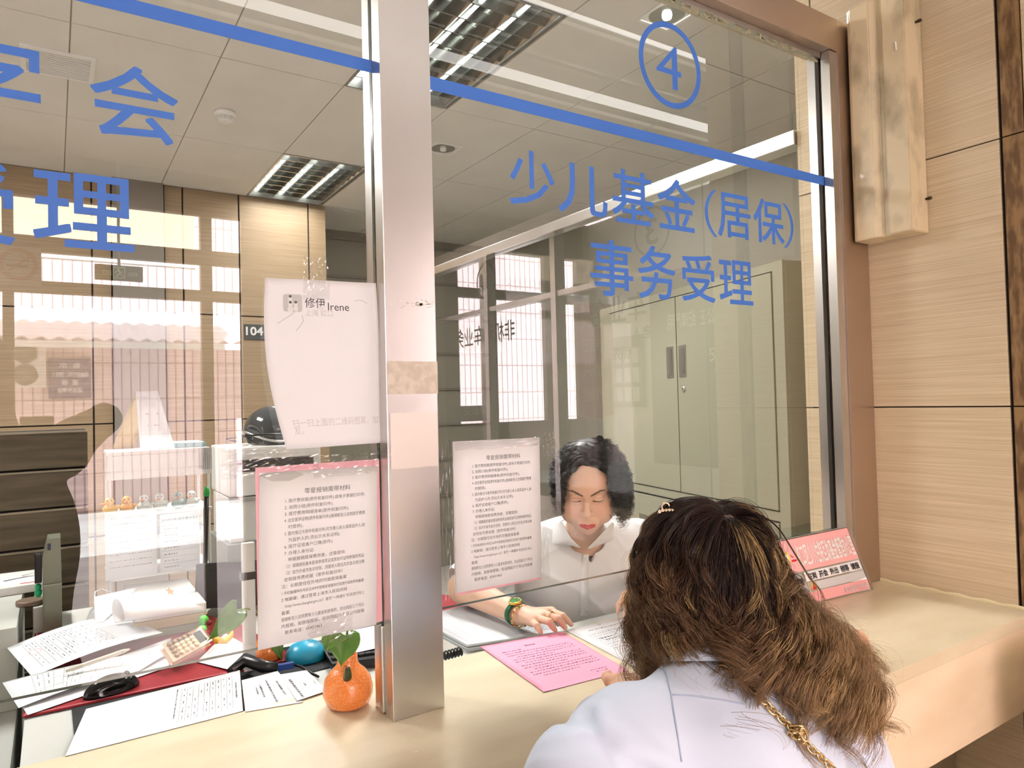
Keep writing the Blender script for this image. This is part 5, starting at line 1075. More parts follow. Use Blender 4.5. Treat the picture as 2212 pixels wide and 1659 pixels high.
# ---------------------------------------------------------------- clerk
t = thing('person', 'clerk with short curly black hair in a white shirt, looking down behind the glass', 'person', (1.36, .48, .5)); CK = t
Hc = dep(1267, 1052, 2.03); fd = unit([CAM[0]-Hc[0], CAM[1]-Hc[1], 0]); pit = math.radians(19)
HF = fd*math.cos(pit)+np.array([0, 0, -math.sin(pit)]); HR = unit(np.cross(fd, [0, 0, 1]))*-1; HU = np.cross(HR, HF); HU = HU if HU[2] > 0 else -HU
if HR @ RT < 0: HR = -HR
def hl(P): q = P-Hc.astype(np.float32); return np.stack([q @ HR.astype(np.float32), q @ HF.astype(np.float32), q @ HU.astype(np.float32)], -1)
def hw(x, y, z): return Hc+HR*x+HF*y+HU*z
def head_sdf(Q):
    X = Q.copy(); X[..., 0] = np.abs(X[..., 0])
    d = sd_ell(Q, (0, -.012, .036), (.076, .094, .086)); d = smin(d, sd_ell(Q, (0, .022, -.030), (.066, .066, .082)), .03)
    d = smin(d, sd_ell(X, (.036, .040, -.038), (.036, .040, .040)), .02); d = smin(d, sd_ell(Q, (0, .056, -.098), (.026, .026, .020)), .028)
    d = smin(d, sd_ell(X, (.049, .012, -.066), (.026, .038, .034)), .025)
    d = smin(d, sd_ell(Q, (0, .058, .045), (.050, .034, .034)), .03)                       # forehead
    d = smin(d, sd_cap(X, (.012, .086, .024), (.040, .074, .026), .007, .007), .012)       # brow
    d = smax(d, -sd_ell(X, (.033, .106, .006), (.019, .018, .014)), .012)                  # socket
    d = smin(d, sd_ell(X, (.032, .0795, .004), (.0165, .0105, .0105)), .004)               # lid
    d = smin(d, sd_cap(Q, (0, .086, .016), (0, .104, -.028), .0065, .0095), .009)          # nose
    d = smin(d, sd_ell(Q, (0, .104, -.034), (.0115, .011, .0095)), .005); d = smin(d, sd_ell(X, (.0145, .0935, -.037), (.0085, .010, .0075)), .004)
    d = smax(d, -sd_ell(X, (.0075, .103, -.045), (.0038, .005, .003)), .002)
    d = smin(d, sd_ell(Q, (0, .083, -.072), (.030, .016, .017)), .010)                      # muzzle
    up = sd_cap(X, (.004, .0985, -.0655), (.022, .0885, -.0705), .0052, .0022); lo = sd_cap(X, (.000, .0970, -.0775), (.019, .0885, -.0735), .0066, .0026)
    d = smin(d, up, .0022); d = smin(d, lo, .0022)
    d = smax(d, -sd_cap(X, (0, .1035, -.0712), (.024, .0905, -.0718), .0012, .0010), .0016)
    d = smax(d, -sd_cap(Q, (0, .1025, -.050), (0, .1015, -.058), .0022, .003), .003)
    ear = sd_ell(X, (.078, -.008, -.004), (.010, .020, .032)); d = smin(d, ear, .006)
    return d
nk = hw(0, -.012, -.07); nb = np.array([1.345, .455, 1.235])
def ck_head(P):
    Q = hl(P); return smin(head_sdf(Q), sd_cap(P, nk, nb, .052, .060), .02)
V, Fc = sdf_mesh(ck_head, Hc-np.array([.13, .14, .20]), Hc+np.array([.15, .15, .15]), .0019)
Q = hl(V); ax = np.abs(Q[:, 0]); fr = Q[:, 1] > .05
def band(x, lo, hi, s_): return np.clip((x-lo)/s_+.5, 0, 1)*np.clip((hi-x)/s_+.5, 0, 1)
lq = np.sqrt(np.clip(1-(ax/.0238)**2, .02, 1)); lipz = np.where(Q[:, 2] > -.0712, (Q[:, 2]+.0712)/(.0088*lq**1.3*(1-.28*np.exp(-(ax/.0035)**2))+1e-4), (-.0712-Q[:, 2])/(.0125*lq+1e-4)); lip = np.clip((1.0-lipz)*3, 0, 1)*np.clip((.0228-ax)/.0012, 0, 1)*(Q[:, 1] > .07)
bz = .0190+.44*(ax-.012)-.0085*np.clip((ax-.036)/.014, 0, 2)**1.5; bw = .0031+.0012*np.clip(1-np.abs(ax-.024)/.012, 0, 1)-.050*np.maximum(0, ax-.034); brow = np.clip((bw-np.abs(Q[:, 2]-bz))/.0008+.3, 0, 1)*band(ax, .0105, .051, .002)*fr
ez = -.0026+7.0*(ax-.031)**2+.12*np.maximum(0, ax-.040); lash = np.clip((.0024-np.abs(Q[:, 2]-ez))/.0005, 0, 1)*band(ax, .0165, .0485, .002)*fr
lid = np.clip((.0016-np.abs(Q[:, 2]-(.0095-3.5*(ax-.031)**2)))/.0008, 0, 1)*band(ax, .018, .045, .003)*fr*.22  # shading of the eyelid fold painted as a darker skin tone
under = np.clip(1-((ax-.030)/.02)**2-((Q[:, 2]+.010)/.010)**2, 0, 1)*fr*.18
blush = np.clip(1-((ax-.045)/.03)**2-((Q[:, 2]+.03)/.028)**2, 0, 1)*.22; scalp = ((Q[:, 2] > .078) | (Q[:, 1] < -.0)).astype(float)*.0
C = paint(V, SK, [(blush, rgb(222, 150, 132)), (under, rgb(176, 130, 116)), (lid, rgb(120, 78, 66)), (brow*.85, rgb(66, 44, 40)), (lash, rgb(26, 18, 18)), (lip, rgb(196, 56, 64))])
E2 = np.array([1.60, .52, 1.10]); S1 = np.array([1.20, .575, 1.215]); S2 = np.array([1.545, .42, 1.215]); E1 = np.array([.985, .555, 1.135])
J = lambda x, y, z: np.array(at(x, y, 2, z))
W1 = J(1122, 1328, 1.118)
kn1 = [J(1150, 1343, 1.118), J(1163, 1336, 1.126), J(1178, 1328, 1.130), J(1192, 1321, 1.128)]; md1 = [J(1160, 1352, 1.120), J(1186, 1343, 1.130), J(1206, 1336, 1.134), J(1216, 1330, 1.130)]; tp1 = [J(1168, 1366, 1.108), J(1199, 1361, 1.108), J(1221, 1356, 1.109), J(1234, 1349, 1.109)]
W2 = J(1398, 1262, 1.165)
kn2 = [J(1350, 1288, 1.150), J(1366, 1285, 1.152), J(1382, 1284, 1.150), J(1396, 1288, 1.145)]; md2 = [J(1335, 1310, 1.140), J(1354, 1312, 1.142), J(1374, 1314, 1.140), J(1393, 1316, 1.134)]; tp2 = [J(1327, 1336, 1.110), J(1348, 1341, 1.110), J(1369, 1344, 1.110), J(1389, 1344, 1.110)]
TC = np.array([1.365, .50, 1.08]); TA = unit([.9, -.42, 0]); TF = unit([-.42, -.9, 0])
RM = np.stack([TA, TF, np.array([0, 0, 1.])], 1).astype(np.float32)
def torso(P, g):
    d = sd_ell(P, TC, (.205+g, .125+g, .22+g), RM); d = smin(d, sd_ell(P, TC-np.array([0, 0, .24]), (.185+g, .125+g, .24+g), RM), .08)
    d = smin(d, sd_cap(P, S1+TA*.03, S2-TA*.03, .058+g, .058+g), .06); return smin(d, sd_ell(P, TC+TF*.05+np.array([0, 0, .02]), (.16+g, .10+g, .11+g), RM), .05)
def arms(P, g, only=None):
    a = smin(sd_cap(P, S1, E1, .056+g, .047+g), sd_cap(P, E1, W1, .044+g, .026+g), .01) if only != 2 else None
    b = smin(sd_cap(P, S2, E2, .056+g, .046+g), sd_cap(P, E2, W2, .042+g, .026+g), .01) if only != 1 else None
    return a if b is None else b if a is None else np.minimum(a, b)
def ck_body(P): return smax(.80-P[..., 2], smin(smin(torso(P, -.012), arms(P, 0), .03), sd_cap(P, nk, nb, .050, .058), .03), .004)
V2, F2 = sdf_mesh(ck_body, (.90, .25, .785), (1.75, .70, 1.36), .0065)
def h1f(P): return smin(hand(P, W1, kn1, tp1, md1), sd_cap(P, W1+(E1-W1)*.25, W1, .0285, .024), .02)
V3, F3 = sdf_mesh(h1f, W1-np.array([.08, .16, .04]), W1+np.array([.15, .09, .06]), .0014)
def h2f(P): return smin(hand(P, W2, kn2, tp2, md2, r=.0088), sd_cap(P, W2+(E2-W2)*.2, W2, .028, .024), .02)
V4, F4 = sdf_mesh(h2f, W2-np.array([.14, .14, .085]), W2+np.array([.09, .09, .06]), .0016)
def nails(V, tips, mids):
    mk = np.zeros(len(V)); wt = np.zeros(len(V))
    for t_, m_ in zip(tips, mids):
        ax_ = unit(np.array(t_)-np.array(m_)); up_ = np.array([0, 0, 1.])-ax_*ax_[2]; up_ = unit(up_); q = V-np.array(t_)-up_*.0050-ax_*.001
        mk = np.maximum(mk, np.clip(1.6-1.6*np.sqrt((q @ ax_/.0068)**2+(q @ np.cross(ax_, up_)/.0052)**2+(q @ up_/.0045)**2), 0, 1)*1.0)
        q2 = q-ax_*.0058; wt = np.maximum(wt, np.clip(1.6-1.6*np.sqrt((q2 @ ax_/.0018)**2+(q2 @ np.cross(ax_, up_)/.0048)**2+(q2 @ up_/.0055)**2), 0, 1))
    return mk, wt
cols = [C, paint(V2, SK, [])]
for Vh, tp_, md_ in ((V3, tp1, md1), (V4, tp2, md2)):
    a, b_ = nails(Vh, tp_, md_); cols.append(paint(Vh, SK, [(np.clip(a, 0, 1)*.55, rgb(222, 150, 138)), (b_, rgb(250, 238, 228))]))
allV = []; allF = []; off = 0
for v_, f_ in ((V, Fc), (V2, F2), (V3, F3), (V4, F4)): allV += [tuple(p) for p in v_]; allF += [tuple(i+off for i in f) for f in f_]; off += len(v_)
o = mesh_obj('body', allV, allF, SKIN, t, True); tint(o, np.concatenate(cols))
# shirt
def folds(P, c, d, f, seed): q = P-np.array(c, np.float32); return np.sin((q @ np.array(unit(d), np.float32))*f+noise3(q, 14, seed)*2.2)
slv = .55
def ck_shirt(P):
    d = torso(P, .006); d = smin(d, sd_cap(P, S1, S1+(E1-S1)*.92, .068, .072), .03); d = smin(d, sd_cap(P, S2, E2, .068, .066), .03); d = smin(d, sd_cap(P, E2, E2+(W2-E2)*.45, .062, .050), .02)
    cr = lambda c_, k, f_, s_: (1-np.abs(np.sin((P @ unit(c_).astype(np.float32))*f_+noise3(P, 11, s_)*2.6)))**3; d = d-.007*cr((.8, .2, .6), 0, 26, 31)-.006*cr((-.5, .3, .8), 0, 21, 32)*np.clip(noise3(P, 7, 5)+.6, 0, 1)-.005*noise3(P, 24, 8)
    q = P-nb.astype(np.float32); d = smin(d, sd_cap(P, nb-np.array([0, 0, .05]), nb+np.array([0, 0, .0]), .075, .067), .03)
    d = smax(d, -sd_cap(P, nb-np.array([0, 0, .02])+TF*.01, nk, .058, .062), .006)
    vcut = sd_cap(P, nb+TF*.085+np.array([0, 0, .05]), nb+TF*.075-np.array([0, 0, .050]), .036, .004); d = smax(d, -vcut, .006)
    return smax(d, -(sd_cap(P, E1+(E1-S1)*.1, E1-(E1-S1)*.02, .066, .066)), .004)
V, Fc = sdf_mesh(lambda P: smax(ck_shirt(P), .785-P[..., 2], .004), (.90, .22, .77), (1.76, .74, 1.36), .0042); SHo = mesh_obj('shirt', V, Fc, SHIRTW, t, True)
# undershirt, collar, placket, buttons
b = MB(); b.ell(nb+TF*.045-np.array([0, 0, .050]), (.045, .030, .022), 10); b.build('undershirt', mat('charcoal_cotton', rgb(60, 62, 66), .9), t, True)
def drapeY(P0, fn, dirv, lo, hi, it=26):
    """march from P0+dirv*lo towards the surface fn=0"""
    a = np.array(P0, float)
    s_ = lo
    for _ in range(60):
        v = float(fn((a+dirv*s_).astype(np.float32)[None])[0])
        if v < .0008: break
        s_ += max(.001, v*.8)
        if s_ > hi: break
    return a+dirv*s_
dirv = unit(np.array([1.30, .34, 1.0])-np.array([CAM[0], CAM[1], 1.0]))
def on_shirt(px, py, off=.003): p = drapeY(dep(px, py, 1.75), ck_shirt, unit(dep(px, py, 2)-CAM), 0, .5); return p-unit(dep(px, py, 2)-CAM)*off
pl = [on_shirt(1264-.15*(y-1200)/10, y, .0025) for y in range(1198, 1336, 6)]
b = MB(); w3 = RT*.0105
V = []; 
for p in pl: V += [p-w3-FW*.0005, p+w3-FW*.0005, p+w3+FW*.004, p-w3+FW*.004]
Fc = []
for i in range(len(pl)-1):
    for k in range(4): Fc.append((4*i+k, 4*i+(k+1) % 4, 4*i+4+(k+1) % 4, 4*i+4+k))
b.add(V, Fc); b.build('placket', SHIRTW, t, True)
BTN = mat('pearl_button', rgb(236, 234, 230), .25, coat=.4)
for (px, py) in ((1264, 1201), (1265, 1256), (1268, 1316)):
    p = on_shirt(px, py, .006); b = MB(); b.lathe([(.001, 0), (.0045, 0), (.0052, .0008), (.0052, .0018), (.004, .0014), (.001, .0013)], 18, Matrix.Translation(p) @ Vector(-FW).to_track_quat('Z', 'Y').to_matrix().to_4x4()); b.build('button', BTN, t, True)
def collar(sgn):
    pts = [(1264+sgn*4, 1186), (1264+sgn*30, 1160), (1264+sgn*60, 1128)] if sgn > 0 else [(1256, 1184), (1232, 1160), (1216, 1126)]
    ou = [(1280, 1182), (1330, 1166), (1326, 1128)] if sgn > 0 else [(1232, 1172), (1193, 1178), (1195, 1128)]
    nI = 8; V = []
    for i in range(nI+1):
        u = i/nI*2; k = min(1, int(u)); f_ = u-k; pi_ = (pts[k][0]*(1-f_)+pts[k+1][0]*f_, pts[k][1]*(1-f_)+pts[k+1][1]*f_); po = (ou[k][0]*(1-f_)+ou[k+1][0]*f_, ou[k][1]*(1-f_)+ou[k+1][1]*f_)
        a = dep(*pi_, 1.925+.03*u/2+.022*u); c_ = on_shirt(*po, .006)
        for j in range(7): q = j/6; p = a*(1-q)+c_*q-FW*(.010*math.sin(math.pi*q)); V.append(p)
    return V, [(i*7+j, i*7+j+1, (i+1)*7+j+1, (i+1)*7+j) for i in range(nI) for j in range(6)]
for s_ in (-1, 1): o = mesh_obj('collar', *collar(s_), SHIRTW, t, True); md = o.modifiers.new('s', 'SOLIDIFY'); md.thickness = .0022; md = o.modifiers.new('u', 'SUBSURF'); md.levels = md.render_levels = 1
# hair of the clerk
rsn = np.random.default_rng(4)
hr = head_sdf
def ck_obs(P):
    Q = hl(P); d = np.minimum(sd_ell(Q, (0, -.010, .036), (.079, .097, .090)), sd_ell(Q, (0, .052, -.018), (.070, .085, .103))); d = np.minimum(d, sd_ell(Q, (0, .075, .040), (.058, .060, .048))); return np.minimum(d, ck_shirt(P)-.002)
n = 330; u = rsn.random(n); sgn = np.where(rsn.random(n) < .5, -1, 1); yy = .060-.140*u; zz = .036+.090*np.sqrt(np.maximum(0, 1-((yy+.010)/.097)**2)); lat = .004+.050*rsn.random(n)**1.4
root = np.array([hw(sgn[i]*lat[i], yy[i]*(1-.1*lat[i]/.05), zz[i]-.5*lat[i]**2/.08) for i in range(n)])
d0 = np.array([unit(HR*sgn[i]*1.0+HU*.06+HF*(-.50+.40*rsn.random())) for i in range(n)])
xr = np.where(sgn > 0, 1, 0); length = (.150+.060*rsn.random(n))*np.where(sgn > 0, 1.12, .90); layer = (.003+.016*rsn.random(n))*np.where(sgn > 0, 1.7, .7)
def pull(s_, p): q = hl(p); out = np.tile(np.array([0, 0, -1.0]), (len(p), 1))+HR[None]*(sgn*np.where(sgn > 0, .22, .0)*(s_ < .6))[:, None]-HF[None]*.35*(q[:, 1] > .02)[:, None]; return out/np.linalg.norm(out, axis=1, keepdims=True)
G = grow(root, d0, length, 34, ck_obs, pull, np.full(n, .66), layer)
def curls(G, nper, rs, spread, amp, wl, r0, colf, t0=.12, coh=None):
    n, k, _ = G.shape; s_ = np.linspace(0, 1, k); L = np.linalg.norm(np.diff(G, axis=1), axis=2).sum(1); T = np.gradient(G, axis=1); T /= np.linalg.norm(T, axis=2, keepdims=True)+1e-9
    ref = rs.normal(size=(n, 1, 3)) if coh is None else rs.normal(size=(n, 1, 3))*.35+SN; A = np.cross(T, ref); A /= np.linalg.norm(A, axis=2, keepdims=True)+1e-9; B = np.cross(T, A); P = []; R = []; Cc = []
    ph = rs.random(n)*6.28; wn = wl*(.7+.6*rs.random(n)); am = amp*(.5+1.0*rs.random(n)); hand_ = np.where(rs.random(n) < .5, -1, 1)
    if coh is not None: ph = coh*7+rs.normal(size=n)*.7; wn = wl*(.9+.2*rs.random(n)); hand_ = np.where(coh > 0, 1, -1)
    for j in range(nper):
        env = np.clip((s_-t0)/.45, 0, 1)[None, :]; a = ph[:, None]+(rs.normal(size=(n, 1))*.16)+2*math.pi*s_[None, :]*L[:, None]/wn[:, None]*hand_[:, None]*(1+.025*rs.normal(size=(n, 1)))
        off = rs.normal(size=(n, 1, 2))*spread*(1+.5*np.sin(s_*5+j))[None, :, None]; am2 = (am[:, None]*env*(1+.25*rs.normal(size=(n, 1))))
        wob = .0016*np.sin(s_*23+rs.random((n, 1))*6.28)*env
        p = G+A*((np.cos(a)*am2+off[..., 0]+wob)[..., None])+B*((np.sin(a)*am2+off[..., 1])[..., None]); cut = 1-.18*rs.random((n, 1))
        P.append(p); R.append(np.tile(r0*(1-.65*s_**3), (n, 1))); Cc.append(colf(rs, n, k, s_))
    return np.concatenate(P), np.concatenate(R), np.concatenate(Cc)
def cblack(rs, n, k, s_): c = np.array(rgb(22, 18, 18)[:3]); v = .6+.9*rs.random((n, 1, 1)); return np.tile(c, (n, k, 1))*v
P_, R_, C_ = curls(G, 12, rsn, .0016, .0100, .030, .00066, cblack)
b = MB()
def capf(P): Q = hl(P); d = sd_ell(Q, (.004, -.018, .044), (.086, .094, .093)); d = smin(d, sd_ell(Q, (.048, -.03, -.005), (.048, .055, .075)), .03); d = smin(d, sd_ell(Q, (-.030, -.03, .0), (.046, .055, .065)), .03); d = smax(d, -sd_ell(Q, (0, .078, -.012), (.066, .075, .100)), .006); d = smax(d, -sd_ell(Q, (0, .090, .040), (.056, .050, .044)), .008); return smax(d, -sd_cap(Q, (.010, .09, .105), (.010, .02, .150), .0055, .004), .004)+.002*noise3(P, 300, 2)
V, Fc = sdf_mesh(capf, Hc-.17, Hc+.18, .004); o = mesh_obj('hair_base', V, Fc, HAIRM, t, True); tint(o, np.tile(np.array(rgb(16, 13, 13)[:3]), (len(V), 1)))
strands('hair', P_, R_, C_, t)
# wrist watch, bracelet, rings, earring
wd = unit(W1-E1); def_up = unit(np.array([0, 0, 1])-wd*wd[2]); sd_ = np.cross(wd, def_up)
def ringpts(c, r1, r2, n=40, ax1=sd_, ax2=def_up): return [c+ax1*r1*math.cos(2*math.pi*k/n)+ax2*r2*math.sin(2*math.pi*k/n) for k in range(n+1)]
wc = W1-wd*.012; ww = tag(thing('wristwatch', 'gold wristwatch with green dial and green strap on the clerk\'s wrist', 'watch', wc)) if False else t
b = MB(); P0 = ringpts(wc, .0315, .0285)
V = []; Fc = []
for p in P0[:-1]:
    out = unit(p-wc); V += [p-wd*.008, p+wd*.008, p+wd*.008+out*.002, p-wd*.008+out*.002]
n = len(P0)-1
for i in range(n):
    for k in range(4): Fc.append((4*i+k, 4*i+(k+1) % 4, 4*((i+1) % n)+(k+1) % 4, 4*((i+1) % n)+k))
wt = thing('wristwatch', 'gold wristwatch with green dial and green strap on the clerk\'s wrist', 'watch', wc)
b.add(V, Fc); b.build('strap', GREENL, wt, True)
toc = unit(CAM-wc); dn = unit(def_up*.8-unit(np.cross(def_up, wd))*0+toc*.25); dn = unit(dn-wd*(dn @ wd)); M = Matrix.Translation(wc+dn*.0285) @ Vector(dn).to_track_quat('Z', 'Y').to_matrix().to_4x4()
b = MB(); b.lathe([(.0155, 0), (.0175, .001), (.0178, .005), (.0165, .0075), (.0145, .008), (.0145, .007)], 32, M); b.build('case', GOLD, wt, True)
b = MB(); b.lathe([(.001, .0068), (.0144, .0068), (.0144, .0072), (.001, .0072)], 32, M); b.build('dial', mat('green_dial', rgb(40, 130, 70), .25, coat=.5), wt)
b = MB(); b.tube([M @ Vector((0, 0, .0078)), M @ Vector((.008, .004, .0078))], .0006, 4); b.tube([M @ Vector((0, 0, .0078)), M @ Vector((-.003, .010, .0078))], .0005, 4)
for k in range(12): a = k*math.pi/6; b.tube([M @ Vector((.0115*math.cos(a), .0115*math.sin(a), .0076)), M @ Vector((.0132*math.cos(a), .0132*math.sin(a), .0076))], .0005, 4)
b.build('hands_and_marks', GOLD, wt)
bc = W1+wd*.012; bt = thing('bracelet', 'gold chain bracelet with red and green stones next to the green watch', 'bracelet', bc); b = MB(); P0 = ringpts(bc, .0325, .0265, 30)
for k in range(30):
    c_ = P0[k]; out = unit(c_-bc); tan = np.cross(out, wd); b.tube([c_+tan*.0035*math.cos(q)+wd*.0028*math.sin(q)+out*.001 for q in np.linspace(0, 6.283, 9)], .0009, 4)
b.build('chain', GOLD, bt, True)
for k in range(0, 30, 3): b = MB(); c_ = P0[k]; out = unit(c_-bc); b.ell(c_+out*.0022, (.0024,)*3, 6); b.build('stone', mat('ruby_stone', rgb(190, 20, 60), .1, coat=.5) if k % 2 else mat('emerald_stone', rgb(20, 130, 70), .1, coat=.5), bt, True)
def ring_at(k, m_, lab, stone):
    c_ = np.array(k)*.45+np.array(m_)*.55; ax_ = unit(np.array(m_)-np.array(k)); u_ = unit(np.array([0, 0, 1])-ax_*ax_[2]); v_ = np.cross(ax_, u_); rt_ = thing('finger_ring', lab, 'ring', c_); b = MB()
    b.tube([c_+u_*.0108*math.cos(q)+v_*.0108*math.sin(q) for q in np.linspace(0, 6.283, 25)], .0009, 6); b.build('band', GOLD, rt_, True); b = MB(); b.ell(c_+u_*.012, (.0022, .0022, .002), 6); b.build('stone', stone, rt_, True)
ring_at(kn1[2], md1[2], 'gold ring with a dark stone on the clerk\'s hand beside the pink letter', mat('garnet_stone', rgb(80, 10, 40), .1, coat=.5)); ring_at(kn2[1], md2[1], 'gold ring with a pale green stone on the clerk\'s other hand near the curly hair', mat('jade_stone', rgb(150, 220, 190), .15, coat=.4))
b = MB(); e_ = hw(.079, .006, -.040); b.tube([e_+HU*.009*math.cos(q)+HF*.009*math.sin(q) for q in np.linspace(0, 6.283, 17)], .0010, 5); tag(b.build('earring', GOLD), 'thin gold hoop earring on the clerk\'s ear', 'earring')
# stool for the clerk
tt = thing('stool', 'dark office stool under the clerk', 'stool', (1.40, .56, 0)); b = MB(); b.lathe([(.001, .70), (.19, .70), (.20, .72), (.20, .75), (.18, .77), (.001, .775)], 32, Matrix.Translation((1.40, .56, 0))); b.build('seat', BLKM, tt, True)
b = MB(); b.tube([(1.40, .56, .03), (1.40, .56, .70)], .025, 12); b.build('column', STEEL, tt, True); b = MB(); b.lathe([(.24, 0), (.24, .02), (.05, .035), (.001, .036)], 32, Matrix.Translation((1.40, .56, .001))); b.build('foot', BLK, tt)
# ---------------------------------------------------------------- visitor in the foreground
t = thing('person', 'visitor with wavy blond-streaked brown hair and a pale blue shirt, seen from behind', 'person', (1.0, -.75, 0))
Hw = dep(1547, 1228, 1.15); Nw = dep(1562, 1402, 1.10); SL_ = dep(1345, 1620, .985); SR_ = dep(1768, 1466, 1.13)
EL = dep(1262, 1690, .945); WL = np.array(at(1352, 1486, 2, CT+.03)); PB = np.array([1.02, -.90, .66])
SA = unit(SR_-SL_); SN = np.cross(SA, [0, 0, 1]); SN = unit(SN) if SN @ FW < 0 else unit(-SN)       # towards the camera
MC = (SL_+SR_)/2; MC = MC+np.array([0, 0, -.10])+SN*.0; RW = np.stack([SA, SN, np.cross(SA, SN)], 1).astype(np.float32)
def w_torso(P, g):
    d = sd_cap(P, SL_+SA*.02, SR_-SA*.02, .060+g, .058+g); d = smin(d, sd_ell(P, MC, (.20+g, .105+g, .16+g), RW), .05)
    d = smin(d, sd_cap(P, MC, PB, .12+g, .15+g), .08); d = smin(d, sd_cap(P, Nw, (SL_+SR_)/2+np.array([0, 0, -.03]), .055+g, .10+g), .05)
    return smin(d, sd_ell(P, MC-np.array([0, 0, .16])-SN*.02, (.20+g, .12+g, .20+g), RW), .06)
ER = dep(1845, 1700, 1.16)
def w_head(P): d = sd_ell(P, Hw, (.080, .092, .100)); d = smin(d, sd_ell(P, Hw-SN*.035-np.array([0, 0, .055]), (.060, .055, .065)), .03); return smin(d, sd_cap(P, Hw-np.array([0, 0, .06]), Nw, .053, .058), .02)
HD = WL+unit(WL-EL)*.07
def w_body(P):
    d = smin(w_torso(P, -.012), w_head(P), .02); d = smin(d, smin(sd_cap(P, SL_, EL, .050, .042), sd_cap(P, EL, WL, .040, .026), .01), .02); d = smin(d, sd_cap(P, SR_, ER, .050, .044), .02)
    WR = np.array([1.42, -.36, 1.135]); return smin(d, smin(sd_cap(P, ER, WR, .042, .027), sd_cap(P, WR, WR+np.array([-.03, .08, -.008]), .026, .02), .02), .02)
def off_counter(fn): return lambda P: smax(fn(P), -np.maximum(-.447-P[..., 1], P[..., 2]-(CT+.003)), .004)
V, Fc = sdf_mesh(off_counter(w_body), (.42, -1.15, .5), (1.55, -.02, 1.56), .0075)
kw = [WL+unit(WL-EL)*.035+np.cross(unit(WL-EL), [0, 0, 1])*q+np.array([0, 0, .0]) for q in (-.024, -.008, .008, .024)]; mw = [k+unit(WL-EL)*.028+np.array([0, 0, -.002]) for k in kw]; tw = [k+unit(WL-EL)*.052+np.array([0, 0, -.016]) for k in kw]
V2, F2 = sdf_mesh(lambda P: smin(hand(P, WL, kw, tw, mw, thumb=[WL, WL+unit(WL-EL)*.03+np.cross(unit(WL-EL), [0, 0, 1])*-.035, WL+unit(WL-EL)*.05+np.cross(unit(WL-EL), [0, 0, 1])*-.045, WL+unit(WL-EL)*.07+np.cross(unit(WL-EL), [0, 0, 1])*-.045]), sd_cap(P, WL-unit(WL-EL)*.04, WL, .027, .023), .02), WL-.12, WL+.12, .002)
SK2 = rgb(222, 172, 142); allV = [tuple(p) for p in V]+[tuple(p) for p in V2]; allF = list(Fc)+[tuple(i+len(V) for i in f) for f in F2]
o = mesh_obj('body', allV, allF, SKIN, t, True); tint(o, np.tile(np.array(SK2[:3]), (len(allV), 1)))
def w_base(P):
    d = w_torso(P, .010); d = smin(d, smin(sd_cap(P, SL_, EL, .074, .078), sd_cap(P, EL, EL+(WL-EL)*.45, .070, .056), .02), .035); return smin(d, sd_cap(P, SR_, ER, .070, .068), .03)
def fcv(*p): return [drapeY(dep(x, y, .70), w_base, unit(dep(x, y, 1)-CAM), 0, .7) for x, y, z_ in p]
FOLDS = [(fcv((1290, 1528, .93), (1305, 1570, .91), (1350, 1608, .90), (1430, 1640, .89), (1500, 1690, .88)), .009, .012), (fcv((1268, 1535, .93), (1280, 1590, .90), (1330, 1640, .88), (1400, 1680, .87)), -.008, .014),
         (fcv((1190, 1545, .95), (1225, 1560, .92), (1262, 1550, .92)), -.008, .010), (fcv((1185, 1600, .90), (1230, 1590, .89), (1270, 1580, .89)), .006, .010), (fcv((1560, 1560, .95), (1640, 1620, .93), (1690, 1690, .92)), .006, .020), (fcv((1760, 1500, 1.0), (1800, 1580, 1.0), (1815, 1660, 1.0)), .008, .016), (fcv((1600, 1500, .97), (1680, 1540, .97), (1740, 1600, .97)), -.006, .018)]
def w_shirt(P):
    d = w_base(P)
    for cv, am_, wd_ in FOLDS:
        c_ = None
        for a_, b_ in zip(cv[:-1], cv[1:]): e_ = sd_cap(P, a_, b_, 0, 0); c_ = e_ if c_ is None else np.minimum(c_, e_)
        d = d-am_*np.exp(-(c_/wd_)**2)
    cr = lambda c_, f_, s_: (1-np.abs(np.sin((P @ unit(c_).astype(np.float32))*f_+noise3(P, 9, s_)*2.4)))**3
    d = d-.0055*cr((.3, .6, .8), 17, 41)*np.clip(noise3(P, 6, 43)+.5, 0, 1)-.003*noise3(P, 22, 11)-.0025*folds(P, MC, (.3, .5, .8), 55, 12)*np.clip(noise3(P, 8, 13)+.4, 0, 1)-.0015*noise3(P, 60, 14)
    st_ = sd_cap(P, Nw-np.array([0, 0, .02]), Nw+unit(Hw-Nw)*.035, .078, .072); d = smin(d, st_, .02)
    return smax(d, -sd_cap(P, Nw+unit(Hw-Nw)*.005, Hw, .062, .080), .006)
V, Fc = sdf_mesh(off_counter(w_shirt), (.40, -1.2, .55), (1.56, -.10, 1.46), .0052); mesh_obj('shirt', V, Fc, SHIRTB, t, True)
def on_w(px, py, off=.002, fn=w_shirt, st=.78):
    r_ = unit(dep(px, py, 1)-CAM); p = drapeY(dep(px, py, st), fn, r_, 0, .6); return p-r_*off
b = MB()
for seam in ([(1425, 1424), (1440, 1460), (1450, 1500), (1458, 1550), (1466, 1600), (1474, 1655)], [(1452, 1500), (1500, 1503), (1560, 1512), (1620, 1524)]):
    pts = []
    for a, c_ in zip(seam[:-1], seam[1:]):
        for q in range(6): pts.append(on_w(a[0]+(c_[0]-a[0])*q/6, a[1]+(c_[1]-a[1])*q/6, .0003))
    b.tube(pts, .0012, 5)
b.build('seams', mat('seam_blue', rgb(176, 190, 214), .8), t, True)
